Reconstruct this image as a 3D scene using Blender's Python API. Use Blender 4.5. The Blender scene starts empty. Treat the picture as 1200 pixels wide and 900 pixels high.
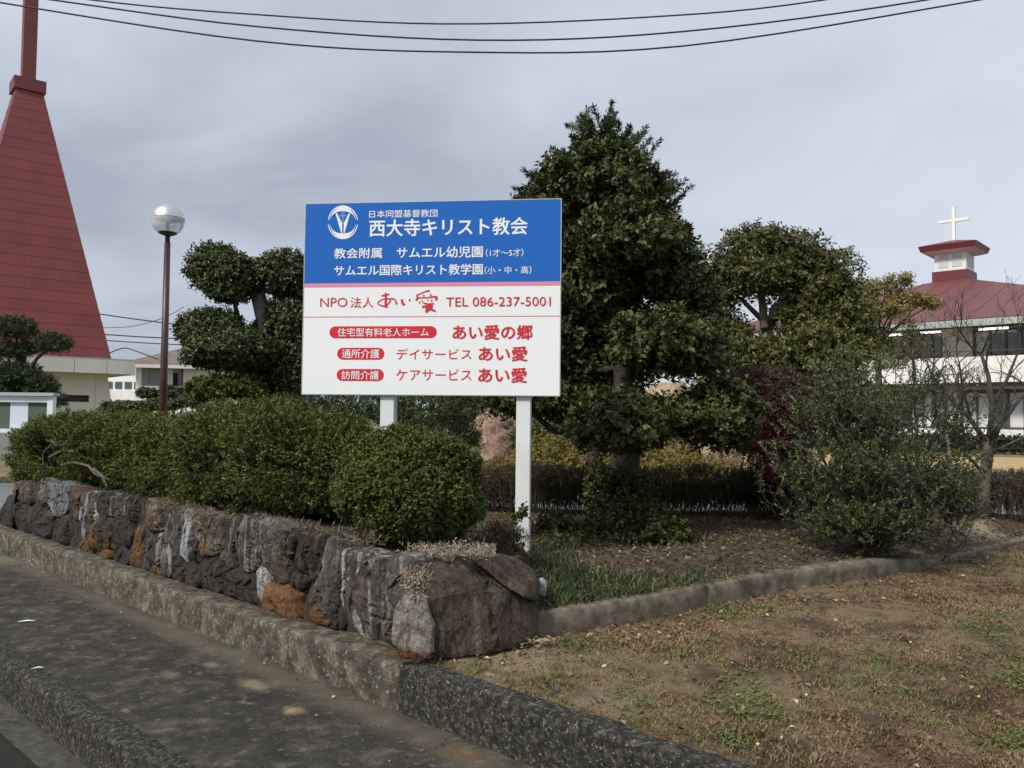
import bpy, bmesh, math, random
import numpy as np
from mathutils import Vector, Matrix, noise as mnoise

random.seed(7); rng = np.random.default_rng(7)
scene = bpy.context.scene
COL = scene.collection

# ------------------------------------------------------------ camera
F = 970.0; EYE = 1.6
PITCH, ROLL = math.radians(2.36), 0.010
RM = Matrix.Rotation(math.pi/2 + PITCH, 3, 'X') @ Matrix.Rotation(ROLL, 3, 'Z')
cam_d = bpy.data.cameras.new('camera'); cam = bpy.data.objects.new('camera', cam_d); COL.objects.link(cam)
cam.matrix_world = Matrix.Translation((0, 0, EYE)) @ RM.to_4x4()
cam_d.sensor_width = 36.0; cam_d.lens = 36.0*F/1200.0
cam_d.clip_start = 0.05; cam_d.clip_end = 3000
scene.camera = cam

# ------------------------------------------------------------ world, sun, exposure
SUN_EL, SUN_AZ = math.radians(46), math.radians(222)      # behind and to the left of the camera
w = bpy.data.worlds.new('World'); scene.world = w; w.use_nodes = True
nt = w.node_tree; N = nt.nodes; L = nt.links; N.clear()
out = N.new('ShaderNodeOutputWorld'); bg = N.new('ShaderNodeBackground'); L.new(bg.outputs[0], out.inputs[0])
sky = N.new('ShaderNodeTexSky'); sky.sky_type = 'NISHITA'; sky.sun_disc = False
sky.sun_elevation = SUN_EL; sky.sun_rotation = SUN_AZ
tc = N.new('ShaderNodeTexCoord')
sep = N.new('ShaderNodeSeparateXYZ'); L.new(tc.outputs['Generated'], sep.inputs[0])
# cloud deck: project directions on a flat layer high above
zc = N.new('ShaderNodeMath'); zc.operation = 'MAXIMUM'; zc.inputs[1].default_value = 0.0; L.new(sep.outputs['Z'], zc.inputs[0])
za = N.new('ShaderNodeMath'); za.operation = 'ADD'; za.inputs[1].default_value = 0.22; L.new(zc.outputs[0], za.inputs[0])
dx = N.new('ShaderNodeMath'); dx.operation = 'DIVIDE'; L.new(sep.outputs['X'], dx.inputs[0]); L.new(za.outputs[0], dx.inputs[1])
dy = N.new('ShaderNodeMath'); dy.operation = 'DIVIDE'; L.new(sep.outputs['Y'], dy.inputs[0]); L.new(za.outputs[0], dy.inputs[1])
cmb = N.new('ShaderNodeCombineXYZ'); L.new(dx.outputs[0], cmb.inputs[0]); L.new(dy.outputs[0], cmb.inputs[1]); cmb.inputs[2].default_value = 3.1
nz = N.new('ShaderNodeTexNoise'); nz.inputs['Scale'].default_value = 1.15; nz.inputs['Detail'].default_value = 6; nz.inputs['Roughness'].default_value = 0.50
nz.inputs['Distortion'].default_value = 0.35
L.new(cmb.outputs[0], nz.inputs['Vector'])
rp = N.new('ShaderNodeValToRGB'); L.new(nz.outputs['Fac'], rp.inputs[0])
rp.color_ramp.elements[0].position = 0.34; rp.color_ramp.elements[0].color = (0.385, 0.428, 0.51, 1)
rp.color_ramp.elements[1].position = 0.64; rp.color_ramp.elements[1].color = (0.62, 0.675, 0.77, 1)
# the deck is thinner (paler) on the right and towards the horizon
dr = N.new('ShaderNodeVectorMath'); dr.operation = 'DOT_PRODUCT'; L.new(tc.outputs['Generated'], dr.inputs[0])
dr.inputs[1].default_value = Vector((0.85, 0.25, -0.45)).normalized()
mr = N.new('ShaderNodeMapRange'); mr.inputs['From Min'].default_value = -0.05; mr.inputs['From Max'].default_value = 0.75; mr.inputs['To Max'].default_value = 0.85
L.new(dr.outputs['Value'], mr.inputs['Value'])
pale = N.new('ShaderNodeMix'); pale.data_type = 'RGBA'; L.new(mr.outputs[0], pale.inputs['Factor'])
L.new(rp.outputs[0], pale.inputs[6]); pale.inputs[7].default_value = (0.72, 0.775, 0.86, 1)
sc_ = N.new('ShaderNodeMix'); sc_.data_type = 'RGBA'; sc_.blend_type = 'MULTIPLY'; sc_.inputs['Factor'].default_value = 1
L.new(sky.outputs[0], sc_.inputs[6]); sc_.inputs[7].default_value = (0.09, 0.09, 0.09, 1)
mx = N.new('ShaderNodeMix'); mx.data_type = 'RGBA'; mx.inputs['Factor'].default_value = 0.92
L.new(sc_.outputs[2], mx.inputs[6]); L.new(pale.outputs[2], mx.inputs[7])
L.new(mx.outputs[2], bg.inputs['Color']); bg.inputs['Strength'].default_value = 1.0

sd = bpy.data.lights.new('sun', 'SUN'); sd.energy = 3.2; sd.angle = math.radians(10); sd.color = (1.0, 0.945, 0.85)
so = bpy.data.objects.new('sun', sd); COL.objects.link(so)
sv = Vector((math.sin(SUN_AZ)*math.cos(SUN_EL), math.cos(SUN_AZ)*math.cos(SUN_EL), math.sin(SUN_EL)))
so.rotation_euler = sv.to_track_quat('Z', 'Y').to_euler(); so.location = sv*30
vs = scene.view_settings; scene.display_settings.display_device = 'sRGB'
vs.view_transform = 'Standard'; vs.look = 'None'; vs.gamma = 1; vs.exposure = 0.10; vs.use_curve_mapping = False

# ------------------------------------------------------------ measuring helpers
def ray(x, y): return RM @ Vector(((x-600)/F, -(y-450)/F, -1.0))
def G(x, y, z):
    d = ray(x, y); return Vector((0, 0, EYE)) + d*((z-EYE)/d.z)
def P(x, y, Y):
    d = ray(x, y); return Vector((0, 0, EYE)) + d*(Y/d.y)
AZ = math.radians(46.5)
DD = Vector((-math.sin(AZ), math.cos(AZ), 0)); NN = Vector((math.cos(AZ), math.sin(AZ), 0))   # along / across the street
def ST(s, t, z=0.0): return DD*s + NN*t + Vector((0, 0, z))
def on_t(x, y, t):                      # ray meets the vertical plane at distance t from the street axis -> (s, z)
    d = ray(x, y); k = t/(d.dot(NN)); p = Vector((0, 0, EYE)) + d*k
    return p.dot(DD), p.z

# ------------------------------------------------------------ object helpers
ROOT = {}
def thing(name, label, cat, loc=(0, 0, 0), group=None, kind=None):
    o = bpy.data.objects.new(name, None); COL.objects.link(o); o.location = loc; o.empty_display_size = 0.2
    o['label'] = label; o['category'] = cat
    if group: o['group'] = group
    if kind: o['kind'] = kind
    ROOT[o] = Vector(loc); return o
def tag(o, label=None, cat=None, group=None, kind=None):
    if label: o['label'] = label
    if cat: o['category'] = cat
    if group: o['group'] = group
    if kind: o['kind'] = kind
    return o
def rootloc(o):
    while o is not None and o not in ROOT: o = o.parent
    return ROOT.get(o, Vector((0, 0, 0)))
def link(name, me, mat=None, parent=None, smooth=False, kind=None, label=None):
    if mat is not None and not me.materials: me.materials.append(mat)
    o = bpy.data.objects.new(name, me); COL.objects.link(o)
    if parent is not None: o.parent = parent
    if smooth: me.shade_smooth()
    if kind: o['kind'] = kind
    if label: o['label'] = label
    return o
def mesh(name, v, f, mat=None, parent=None, smooth=False, kind=None, label=None):
    off = rootloc(parent) if parent is not None else Vector((0, 0, 0))
    me = bpy.data.meshes.new(name)
    me.from_pydata([tuple(Vector(p)-off) for p in v], [], f); me.update()
    if len(f) > 4:
        bm = bmesh.new(); bm.from_mesh(me)
        if name in ('lawn', 'garden_bed_ground', 'pavement', 'bed_bank', 'mortar_backing') and sum(p_.normal.z for p_ in bm.faces) < 0: bmesh.ops.reverse_faces(bm, faces=bm.faces[:]); bm.to_mesh(me)
        if len(f) < 4000 or name in ('kerb_block', 'kerb_segment'):
            if all(e.is_manifold for e in bm.edges): bmesh.ops.recalc_face_normals(bm, faces=bm.faces[:]); bm.to_mesh(me)
        bm.free()
    return link(name, me, mat, parent, smooth, kind, label)
def top_mesh(name, v, f, mat, loc, **kw):      # a thing that is one mesh, origin at loc
    me = bpy.data.meshes.new(name); loc = Vector(loc)
    me.from_pydata([tuple(Vector(p)-loc) for p in v], [], f); me.update()
    o = link(name, me, mat, None, kw.get('smooth', False)); o.location = loc; return o
def fast_mesh(name, V, T, rnd, mat, parent=None, kind=None, loc=None, label=None):
    off = rootloc(parent) if parent is not None else (Vector(loc) if loc is not None else Vector((0, 0, 0)))
    V = np.asarray(V, np.float32) - np.array(off, np.float32)
    me = bpy.data.meshes.new(name); nf = len(T)
    me.vertices.add(len(V)); me.vertices.foreach_set('co', V.ravel())
    me.loops.add(nf*3); me.loops.foreach_set('vertex_index', np.asarray(T, np.int32).ravel())
    me.polygons.add(nf); me.polygons.foreach_set('loop_start', np.arange(0, nf*3, 3, dtype=np.int32))
    me.update(calc_edges=True)
    if rnd is not None:
        a = me.attributes.new('rnd', 'FLOAT', 'FACE'); a.data.foreach_set('value', np.asarray(rnd, np.float32))
    o = link(name, me, mat, parent, False, kind, label)
    if parent is None and loc is not None: o.location = loc
    return o
def hexa(c8):    # 8 corners: bottom 4 ccw, top 4 ccw
    return list(c8), [(3, 2, 1, 0), (4, 5, 6, 7), (0, 1, 5, 4), (1, 2, 6, 5), (2, 3, 7, 6), (3, 0, 4, 7)]
class FR:        # a local frame: origin, along, inward, up
    def __init__(s, o, a, b): s.o = Vector(o); s.a = Vector(a); s.b = Vector(b)
    def p(s, u, v, z): return s.o + s.a*u + s.b*v + Vector((0, 0, z))
    def box(s, u0, u1, v0, v1, z0, z1):
        return hexa([s.p(u0, v0, z0), s.p(u1, v0, z0), s.p(u1, v1, z0), s.p(u0, v1, z0), s.p(u0, v0, z1), s.p(u1, v0, z1), s.p(u1, v1, z1), s.p(u0, v1, z1)])
def join(*vf):
    V, Fc = [], []
    for v, f in vf:
        k = len(V); V += list(v); Fc += [tuple(i+k for i in q) for q in f]
    return V, Fc
def bevel(o, wd, seg=2):
    bm = bmesh.new(); bm.from_mesh(o.data)
    bmesh.ops.bevel(bm, geom=bm.edges[:], offset=wd, segments=seg, affect='EDGES', profile=0.5)
    bm.to_mesh(o.data); bm.free(); return o
def tube(pts, rad, seg=8, cap=True):
    pts = [Vector(p) for p in pts]; V, Fc = [], []
    prev = None
    for i, p in enumerate(pts):
        a = pts[max(i-1, 0)]; b = pts[min(i+1, len(pts)-1)]; d = (b-a)
        d = d.normalized() if d.length > 1e-9 else Vector((0, 0, 1))
        if prev is None: x = d.orthogonal().normalized()
        else:
            x = prev - d*prev.dot(d); x = x.normalized() if x.length > 1e-6 else d.orthogonal().normalized()
        prev = x; y = d.cross(x); r = rad[i] if hasattr(rad, '__len__') else rad
        for k in range(seg):
            t = 2*math.pi*k/seg; V.append(p + x*math.cos(t)*r + y*math.sin(t)*r)
    for i in range(len(pts)-1):
        for k in range(seg):
            k2 = (k+1) % seg; Fc.append((i*seg+k, i*seg+k2, (i+1)*seg+k2, (i+1)*seg+k))
    if cap: Fc.append(tuple(range(seg))[::-1]); Fc.append(tuple((len(pts)-1)*seg+k for k in range(seg)))
    return V, Fc
def lathe(prof, c, seg=28):
    V, Fc = [], []
    for r, z in prof:
        for k in range(seg):
            t = 2*math.pi*k/seg; V.append(Vector(c)+Vector((math.cos(t)*r, math.sin(t)*r, z)))
    for i in range(len(prof)-1):
        for k in range(seg):
            k2 = (k+1) % seg; Fc.append((i*seg+k, i*seg+k2, (i+1)*seg+k2, (i+1)*seg+k))
    return V, Fc
def fbm(p, s=1.0, o=4):
    return mnoise.fractal(Vector(p)*s, 0.9, 2.1, o)

# ------------------------------------------------------------ materials
def new_mat(name):
    m = bpy.data.materials.new(name); m.use_nodes = True; nt = m.node_tree
    return m, nt, nt.nodes['Principled BSDF']
def simple(name, col, rough=0.6, metal=0.0, spec=0.5, var=0.0, scale=6, bump=0.0, bscale=40, dirt=None, dirt_amt=0.5, dscale=3, stretch=None):
    m, nt, b = new_mat(name); N, L = nt.nodes, nt.links
    b.inputs['Roughness'].default_value = rough; b.inputs['Metallic'].default_value = metal; b.inputs['Specular IOR Level'].default_value = spec
    b.inputs['Base Color'].default_value = (*col, 1)
    g = N.new('ShaderNodeNewGeometry'); vec = g.outputs['Position']
    if stretch:
        mp = N.new('ShaderNodeMapping'); mp.inputs['Scale'].default_value = stretch; L.new(vec, mp.inputs[0]); vs_ = mp.outputs[0]
    else: vs_ = vec
    cur = None
    if var > 0:
        n = N.new('ShaderNodeTexNoise'); n.inputs['Scale'].default_value = scale; n.inputs['Detail'].default_value = 6; L.new(vs_, n.inputs['Vector'])
        r = N.new('ShaderNodeValToRGB'); L.new(n.outputs['Fac'], r.inputs[0])
        r.color_ramp.elements[0].position = 0.3; r.color_ramp.elements[1].position = 0.7
        r.color_ramp.elements[0].color = (*[c*(1-var) for c in col], 1); r.color_ramp.elements[1].color = (*[min(1, c*(1+var)) for c in col], 1)
        cur = r.outputs[0]
    if dirt:
        n2 = N.new('ShaderNodeTexNoise'); n2.inputs['Scale'].default_value = dscale; n2.inputs['Detail'].default_value = 8; n2.inputs['Roughness'].default_value = 0.65; L.new(vs_, n2.inputs['Vector'])
        r2 = N.new('ShaderNodeMapRange'); r2.inputs['From Min'].default_value = 0.45; r2.inputs['From Max'].default_value = 0.7; r2.inputs['To Max'].default_value = dirt_amt
        L.new(n2.outputs['Fac'], r2.inputs['Value'])
        mx = N.new('ShaderNodeMix'); mx.data_type = 'RGBA'; L.new(r2.outputs[0], mx.inputs['Factor'])
        if cur: L.new(cur, mx.inputs[6])
        else: mx.inputs[6].default_value = (*col, 1)
        mx.inputs[7].default_value = (*dirt, 1); cur = mx.outputs[2]
    if cur: L.new(cur, b.inputs['Base Color'])
    if bump > 0:
        n3 = N.new('ShaderNodeTexNoise'); n3.inputs['Scale'].default_value = bscale; n3.inputs['Detail'].default_value = 5; L.new(vec, n3.inputs['Vector'])
        bp = N.new('ShaderNodeBump'); bp.inputs['Strength'].default_value = bump; bp.inputs['Distance'].default_value = 0.02
        L.new(n3.outputs['Fac'], bp.inputs['Height']); L.new(bp.outputs[0], b.inputs['Normal'])
    return m
def leafmat(name, cols, rough=0.45, trans=0.18, spec=0.5):
    m, nt, b = new_mat(name); N, L = nt.nodes, nt.links
    a = N.new('ShaderNodeAttribute'); a.attribute_name = 'rnd'
    r = N.new('ShaderNodeValToRGB'); L.new(a.outputs['Fac'], r.inputs[0]); cr = r.color_ramp
    while len(cr.elements) < len(cols): cr.elements.new(0.5)
    for i, (p, c) in enumerate(cols):
        if c[1] > c[0]*0.95 and c[1] < 0.2: c = (c[0]*1.22, c[1]*1.12, c[2]*0.85)
        cr.elements[i].position = p; cr.elements[i].color = (*c, 1)
    L.new(r.outputs[0], b.inputs['Base Color']); b.inputs['Roughness'].default_value = rough; b.inputs['Specular IOR Level'].default_value = spec
    if trans > 0:
        t = N.new('ShaderNodeBsdfTranslucent'); L.new(r.outputs[0], t.inputs[0])
        ms = N.new('ShaderNodeMixShader'); ms.inputs[0].default_value = trans
        L.new(b.outputs[0], ms.inputs[1]); L.new(t.outputs[0], ms.inputs[2]); L.new(ms.outputs[0], nt.nodes['Material Output'].inputs[0])
    return m
def stonemat(name, base, base2, streak=None, sa=0.0, orange=0.0, rough=0.8, oc=(0.19, 0.09, 0.028), seed=0):
    """rock: mottled base, pale run-off streaks down the face, rust or lichen patches, fissured relief"""
    m, nt, b = new_mat(name); N, L = nt.nodes, nt.links
    g = N.new('ShaderNodeNewGeometry'); oi = N.new('ShaderNodeObjectInfo')
    ad = N.new('ShaderNodeVectorMath'); ad.operation = 'ADD'; L.new(g.outputs['Position'], ad.inputs[0])
    mu = N.new('ShaderNodeVectorMath'); mu.operation = 'SCALE'; mu.inputs[0].default_value = (13.0, 7.0, 5.0); L.new(oi.outputs['Random'], mu.inputs['Scale']); L.new(mu.outputs[0], ad.inputs[1])
    V = ad.outputs[0]
    n = N.new('ShaderNodeTexNoise'); n.inputs['Scale'].default_value = 14; n.inputs['Detail'].default_value = 10; n.inputs['Roughness'].default_value = 0.72; L.new(V, n.inputs['Vector'])
    r = N.new('ShaderNodeValToRGB'); L.new(n.outputs['Fac'], r.inputs[0]); r.color_ramp.elements[0].position = 0.34; r.color_ramp.elements[1].position = 0.68
    r.color_ramp.elements[0].color = (*base, 1); r.color_ramp.elements[1].color = (*base2, 1); cur = r.outputs[0]
    if orange > 0:
        n2 = N.new('ShaderNodeTexNoise'); n2.inputs['Scale'].default_value = 5.5; n2.inputs['Detail'].default_value = 7; n2.inputs['Roughness'].default_value = 0.62; L.new(V, n2.inputs['Vector'])
        q = N.new('ShaderNodeMapRange'); q.inputs['From Min'].default_value = 0.62-0.32*orange; q.inputs['From Max'].default_value = 0.70-0.28*orange; L.new(n2.outputs['Fac'], q.inputs['Value'])
        mx = N.new('ShaderNodeMix'); mx.data_type = 'RGBA'; L.new(q.outputs[0], mx.inputs['Factor']); L.new(cur, mx.inputs[6])
        r3 = N.new('ShaderNodeMix'); r3.data_type = 'RGBA'; L.new(n.outputs['Fac'], r3.inputs['Factor']); r3.inputs[6].default_value = (*[c*0.5 for c in oc], 1); r3.inputs[7].default_value = (*[c*1.45 for c in oc], 1)
        L.new(r3.outputs[2], mx.inputs[7]); cur = mx.outputs[2]
    if streak:
        mp = N.new('ShaderNodeMapping'); mp.inputs['Scale'].default_value = (13, 13, 1.1); L.new(V, mp.inputs[0])
        n3 = N.new('ShaderNodeTexNoise'); n3.inputs['Scale'].default_value = 1.0; n3.inputs['Detail'].default_value = 8; n3.inputs['Roughness'].default_value = 0.62; n3.inputs['Distortion'].default_value = 0.4; L.new(mp.outputs[0], n3.inputs['Vector'])
        q = N.new('ShaderNodeMapRange'); q.inputs['From Min'].default_value = 0.66-0.30*sa; q.inputs['From Max'].default_value = 0.76-0.26*sa; L.new(n3.outputs['Fac'], q.inputs['Value'])
        mx = N.new('ShaderNodeMix'); mx.data_type = 'RGBA'; L.new(q.outputs[0], mx.inputs['Factor']); L.new(cur, mx.inputs[6]); mx.inputs[7].default_value = (*streak, 1); cur = mx.outputs[2]
    L.new(cur, b.inputs['Base Color']); b.inputs['Roughness'].default_value = rough; b.inputs['Specular IOR Level'].default_value = 0.35
    n4 = N.new('ShaderNodeTexNoise'); n4.inputs['Scale'].default_value = 38; n4.inputs['Detail'].default_value = 9; n4.inputs['Roughness'].default_value = 0.7; L.new(V, n4.inputs['Vector'])
    mpv = N.new('ShaderNodeMapping'); mpv.inputs['Scale'].default_value = (9, 9, 4); mpv.inputs['Rotation'].default_value = (0.2, 0.3, 0); L.new(V, mpv.inputs[0])
    vo = N.new('ShaderNodeTexNoise'); vo.inputs['Scale'].default_value = 1.0; vo.inputs['Detail'].default_value = 7; vo.inputs['Roughness'].default_value = 0.6; L.new(mpv.outputs[0], vo.inputs['Vector'])
    vd = N.new('ShaderNodeMath'); vd.operation = 'SUBTRACT'; vd.inputs[1].default_value = 0.5; L.new(vo.outputs['Fac'], vd.inputs[0])
    va = N.new('ShaderNodeMath'); va.operation = 'ABSOLUTE'; L.new(vd.outputs[0], va.inputs[0])
    q2 = N.new('ShaderNodeMapRange'); q2.inputs['From Max'].default_value = 0.035; L.new(va.outputs[0], q2.inputs['Value'])
    crk = N.new('ShaderNodeMapRange'); crk.inputs['From Max'].default_value = 0.018; crk.inputs['To Min'].default_value = 0.35; L.new(va.outputs[0], crk.inputs['Value'])
    fm = N.new('ShaderNodeTexNoise'); fm.inputs['Scale'].default_value = 70; fm.inputs['Detail'].default_value = 6; fm.inputs['Roughness'].default_value = 0.75; L.new(V, fm.inputs['Vector'])
    fq_ = N.new('ShaderNodeMapRange'); fq_.inputs['From Min'].default_value = 0.3; fq_.inputs['From Max'].default_value = 0.7; fq_.inputs['To Min'].default_value = 0.42; fq_.inputs['To Max'].default_value = 1.42; L.new(fm.outputs['Fac'], fq_.inputs['Value'])
    pm_ = N.new('ShaderNodeMath'); pm_.operation = 'MULTIPLY'; L.new(crk.outputs[0], pm_.inputs[0]); L.new(fq_.outputs[0], pm_.inputs[1])
    cm_ = N.new('ShaderNodeVectorMath'); cm_.operation = 'SCALE'; L.new(cur, cm_.inputs[0]); L.new(pm_.outputs[0], cm_.inputs['Scale']); L.new(cm_.outputs[0], b.inputs['Base Color'])
    sm = N.new('ShaderNodeMath'); sm.operation = 'ADD'; L.new(n4.outputs['Fac'], sm.inputs[0])
    s2 = N.new('ShaderNodeMath'); s2.operation = 'MULTIPLY'; s2.inputs[1].default_value = 0.35; L.new(q2.outputs[0], s2.inputs[0]); L.new(s2.outputs[0], sm.inputs[1])
    bp = N.new('ShaderNodeBump'); bp.inputs['Strength'].default_value = 0.75; bp.inputs['Distance'].default_value = 0.02
    L.new(sm.outputs[0], bp.inputs['Height']); L.new(bp.outputs[0], b.inputs['Normal'])
    return m

M = {}
M['white'] = simple('white_paint', (0.74, 0.77, 0.78), 0.42, var=0.05, scale=3, dirt=(0.5, 0.5, 0.46), dirt_amt=0.25, dscale=4)
M['board'] = simple('sign_white', (0.85, 0.88, 0.88), 0.35)
M['blue'] = simple('sign_blue', (0.006, 0.125, 0.50), 0.22, spec=0.5)
M['pink'] = simple('sign_pink', (0.78, 0.26, 0.38), 0.3)
M['red'] = simple('sign_red', (0.66, 0.018, 0.028), 0.35)
M['print_white'] = simple('print_white', (0.85, 0.87, 0.9), 0.35)
M['pale_blue'] = simple('print_pale_blue', (0.35, 0.5, 0.8), 0.35)
M['alu'] = simple('aluminium_edge', (0.6, 0.62, 0.63), 0.35, 0.6)
M['brown_metal'] = simple('brown_painted_metal', (0.055, 0.022, 0.02), 0.4, var=0.25, scale=9)
M['dark'] = simple('dark_metal', (0.03, 0.025, 0.025), 0.5)
M['cladding'] = simple('red_cladding', (0.195, 0.037, 0.034), 0.55, var=0.10, scale=1.6, dirt=(0.125, 0.038, 0.034), dirt_amt=0.6, dscale=1.2, bump=0.1)
M['cladding2'] = simple('red_cladding_faded', (0.202, 0.040, 0.036), 0.58, var=0.12, scale=1.6, dirt=(0.18, 0.06, 0.052), dirt_amt=0.3, dscale=2.2, bump=0.1)
M['cream'] = simple('cream_render', (0.64, 0.63, 0.55), 0.85, var=0.07, scale=2, dirt=(0.42, 0.41, 0.35), dirt_amt=0.25, dscale=1.5, bump=0.15, bscale=60, stretch=(1, 1, 0.3))
M['cream2'] = simple('cream_siding', (0.66, 0.65, 0.52), 0.8, var=0.06, scale=2)
M['white_wall'] = simple('white_render', (0.78, 0.78, 0.76), 0.85, var=0.04, scale=2, dirt=(0.5, 0.49, 0.45), dirt_amt=0.3, dscale=1.2, stretch=(1, 1, 0.3))
M['roof_red'] = simple('red_metal_roof', (0.155, 0.045, 0.043), 0.5, var=0.08, scale=0.8, dirt=(0.13, 0.048, 0.042), dirt_amt=0.6, dscale=0.8)
M['trim_red'] = simple('red_trim', (0.135, 0.022, 0.028), 0.5)
M['fascia'] = simple('blue_grey_fascia', (0.36, 0.43, 0.405), 0.6)
M['soffit'] = simple('white_soffit', (0.62, 0.62, 0.6), 0.8)
M['brown_roof'] = simple('brown_roof', (0.17, 0.135, 0.11), 0.7, var=0.15, scale=2)
M['frame_brown'] = simple('brown_frame', (0.07, 0.05, 0.04), 0.5)
M['curtain'] = simple('curtain', (0.55, 0.57, 0.58), 0.9)
M['steel'] = simple('white_cross', (0.82, 0.82, 0.80), 0.5, 0.0)
M['grey_wall'] = simple('grey_wall', (0.40, 0.41, 0.43), 0.8, var=0.1)
M['green_felt'] = simple('green_felt', (0.075, 0.125, 0.09), 0.9)
M['paper'] = simple('paper', (0.62, 0.68, 0.74), 0.8)
M['wire'] = simple('cable', (0.02, 0.022, 0.025), 0.6)
M['void'] = simple('dark_opening', (0.025, 0.022, 0.02), 0.7)
m, nt_, b_ = new_mat('window_glass'); b_.inputs['Base Color'].default_value = (0.06, 0.07, 0.08, 1); b_.inputs['Roughness'].default_value = 0.08; b_.inputs['Specular IOR Level'].default_value = 0.9; M['glass'] = m
m, nt_, b_ = new_mat('tube_light'); b_.inputs['Emission Color'].default_value = (1, 1, 1, 1); b_.inputs['Emission Strength'].default_value = 1.6; M['lit'] = m
m, nt_, b_ = new_mat('clear_globe'); b_.inputs['Base Color'].default_value = (0.95, 0.97, 0.97, 1); b_.inputs['Roughness'].default_value = 0.25; b_.inputs['Transmission Weight'].default_value = 0.55; b_.inputs['IOR'].default_value = 1.1; M['globe'] = m
M['globe_metal'] = simple('globe_reflector', (0.62, 0.64, 0.65), 0.42, 0.8)
M['bark'] = simple('bark', (0.11, 0.085, 0.065), 0.9, var=0.35, scale=18, bump=0.8, bscale=30, stretch=(1, 1, 0.25))
M['bark_pale'] = simple('pale_bark', (0.20, 0.17, 0.14), 0.9, var=0.3, scale=14, bump=0.6, bscale=40)
M['bark_dark'] = simple('dark_bark', (0.05, 0.04, 0.032), 0.9, var=0.35, scale=18, bump=0.8, bscale=30)
M['twig_grey'] = simple('grey_twig', (0.060, 0.050, 0.044), 0.9, var=0.3, scale=20)
GREENS = [(0.0, (0.018, 0.028, 0.010)), (0.55, (0.040, 0.062, 0.018)), (0.86, (0.085, 0.115, 0.030)), (0.965, (0.14, 0.15, 0.045)), (1.0, (0.22, 0.10, 0.04))]
M['leaf_hedge'] = leafmat('hedge_leaf', [(0.0, (0.022, 0.036, 0.012)), (0.45, (0.056, 0.084, 0.024)), (0.8, (0.118, 0.146, 0.042)), (0.97, (0.20, 0.20, 0.065)), (1.0, (0.24, 0.13, 0.06))], 0.65, 0.18, 0.22)
M['leaf_bush'] = leafmat('bush_leaf', [(0.0, (0.026, 0.042, 0.014)), (0.5, (0.062, 0.092, 0.026)), (0.85, (0.125, 0.150, 0.042)), (1.0, (0.19, 0.20, 0.07))], 0.65, 0.18, 0.22)
M['leaf_tree'] = leafmat('glossy_leaf', [(0.0, (0.018, 0.026, 0.009)), (0.5, (0.046, 0.060, 0.018)), (0.86, (0.100, 0.118, 0.036)), (0.985, (0.15, 0.16, 0.06)), (1.0, (0.24, 0.12, 0.06))], 0.5, 0.15, 0.35)
M['leaf_conifer'] = leafmat('conifer_spray', [(0.0, (0.018, 0.030, 0.012)), (0.6, (0.045, 0.070, 0.022)), (0.95, (0.085, 0.11, 0.035)), (1.0, (0.16, 0.09, 0.04))], 0.6, 0.12)
M['leaf_niwaki'] = leafmat('niwaki_leaf', [(0.0, (0.020, 0.030, 0.010)), (0.5, (0.045, 0.066, 0.020)), (0.9, (0.10, 0.12, 0.035)), (0.985, (0.14, 0.15, 0.05)), (1.0, (0.34, 0.13, 0.05))], 0.45, 0.15)
M['leaf_pine'] = leafmat('pine_needle', [(0.0, (0.014, 0.026, 0.010)), (0.6, (0.034, 0.056, 0.019)), (1.0, (0.07, 0.095, 0.032))], 0.6, 0.1)
M['leaf_loose'] = leafmat('loose_leaf', [(0.0, (0.030, 0.040, 0.012)), (0.5, (0.072, 0.086, 0.024)), (0.88, (0.14, 0.15, 0.042)), (0.965, (0.17, 0.17, 0.06)), (1.0, (0.30, 0.14, 0.07))], 0.5, 0.25)
M['leaf_yellow'] = leafmat('yellowing_leaf', [(0.0, (0.13, 0.12, 0.04)), (0.4, (0.26, 0.22, 0.07)), (0.75, (0.42, 0.33, 0.12)), (1.0, (0.46, 0.28, 0.12))], 0.6, 0.3)
M['leaf_olive'] = leafmat('grey_green_leaf', [(0.0, (0.014, 0.024, 0.009)), (0.5, (0.036, 0.056, 0.018)), (0.88, (0.090, 0.115, 0.036)), (0.97, (0.16, 0.19, 0.06)), (1.0, (0.24, 0.24, 0.12))], 0.5, 0.15)
M['leaf_dark_red'] = leafmat('dark_red_leaf', [(0.0, (0.028, 0.014, 0.010)), (0.5, (0.062, 0.028, 0.018)), (0.9, (0.10, 0.045, 0.028)), (1.0, (0.12, 0.07, 0.03))], 0.6, 0.2)
M['leaf_crimson'] = leafmat('crimson_leaf', [(0.0, (0.10, 0.012, 0.02)), (0.6, (0.22, 0.02, 0.045)), (1.0, (0.42, 0.05, 0.08))], 0.5, 0.3)
M['leaf_autumn'] = leafmat('turning_shrub_leaf', [(0.0, (0.06, 0.065, 0.015)), (0.4, (0.15, 0.15, 0.028)), (0.7, (0.26, 0.20, 0.04)), (1.0, (0.28, 0.11, 0.04))], 0.6, 0.25)
M['leaf_brown'] = leafmat('bare_hedge_twig', [(0.0, (0.028, 0.020, 0.014)), (0.5, (0.058, 0.042, 0.028)), (0.85, (0.085, 0.065, 0.035)), (1.0, (0.10, 0.095, 0.04))], 0.8, 0.1)
M['grass_dry'] = leafmat('lawn_blades', [(0.0, (0.08, 0.042, 0.024)), (0.18, (0.19, 0.115, 0.06)), (0.36, (0.33, 0.23, 0.125)), (0.5, (0.13, 0.068, 0.035)), (0.62, (0.20, 0.045, 0.035)), (0.72, (0.13, 0.14, 0.045)), (0.86, (0.07, 0.125, 0.035)), (1.0, (0.14, 0.19, 0.065))], 0.8, 0.15)
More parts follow.
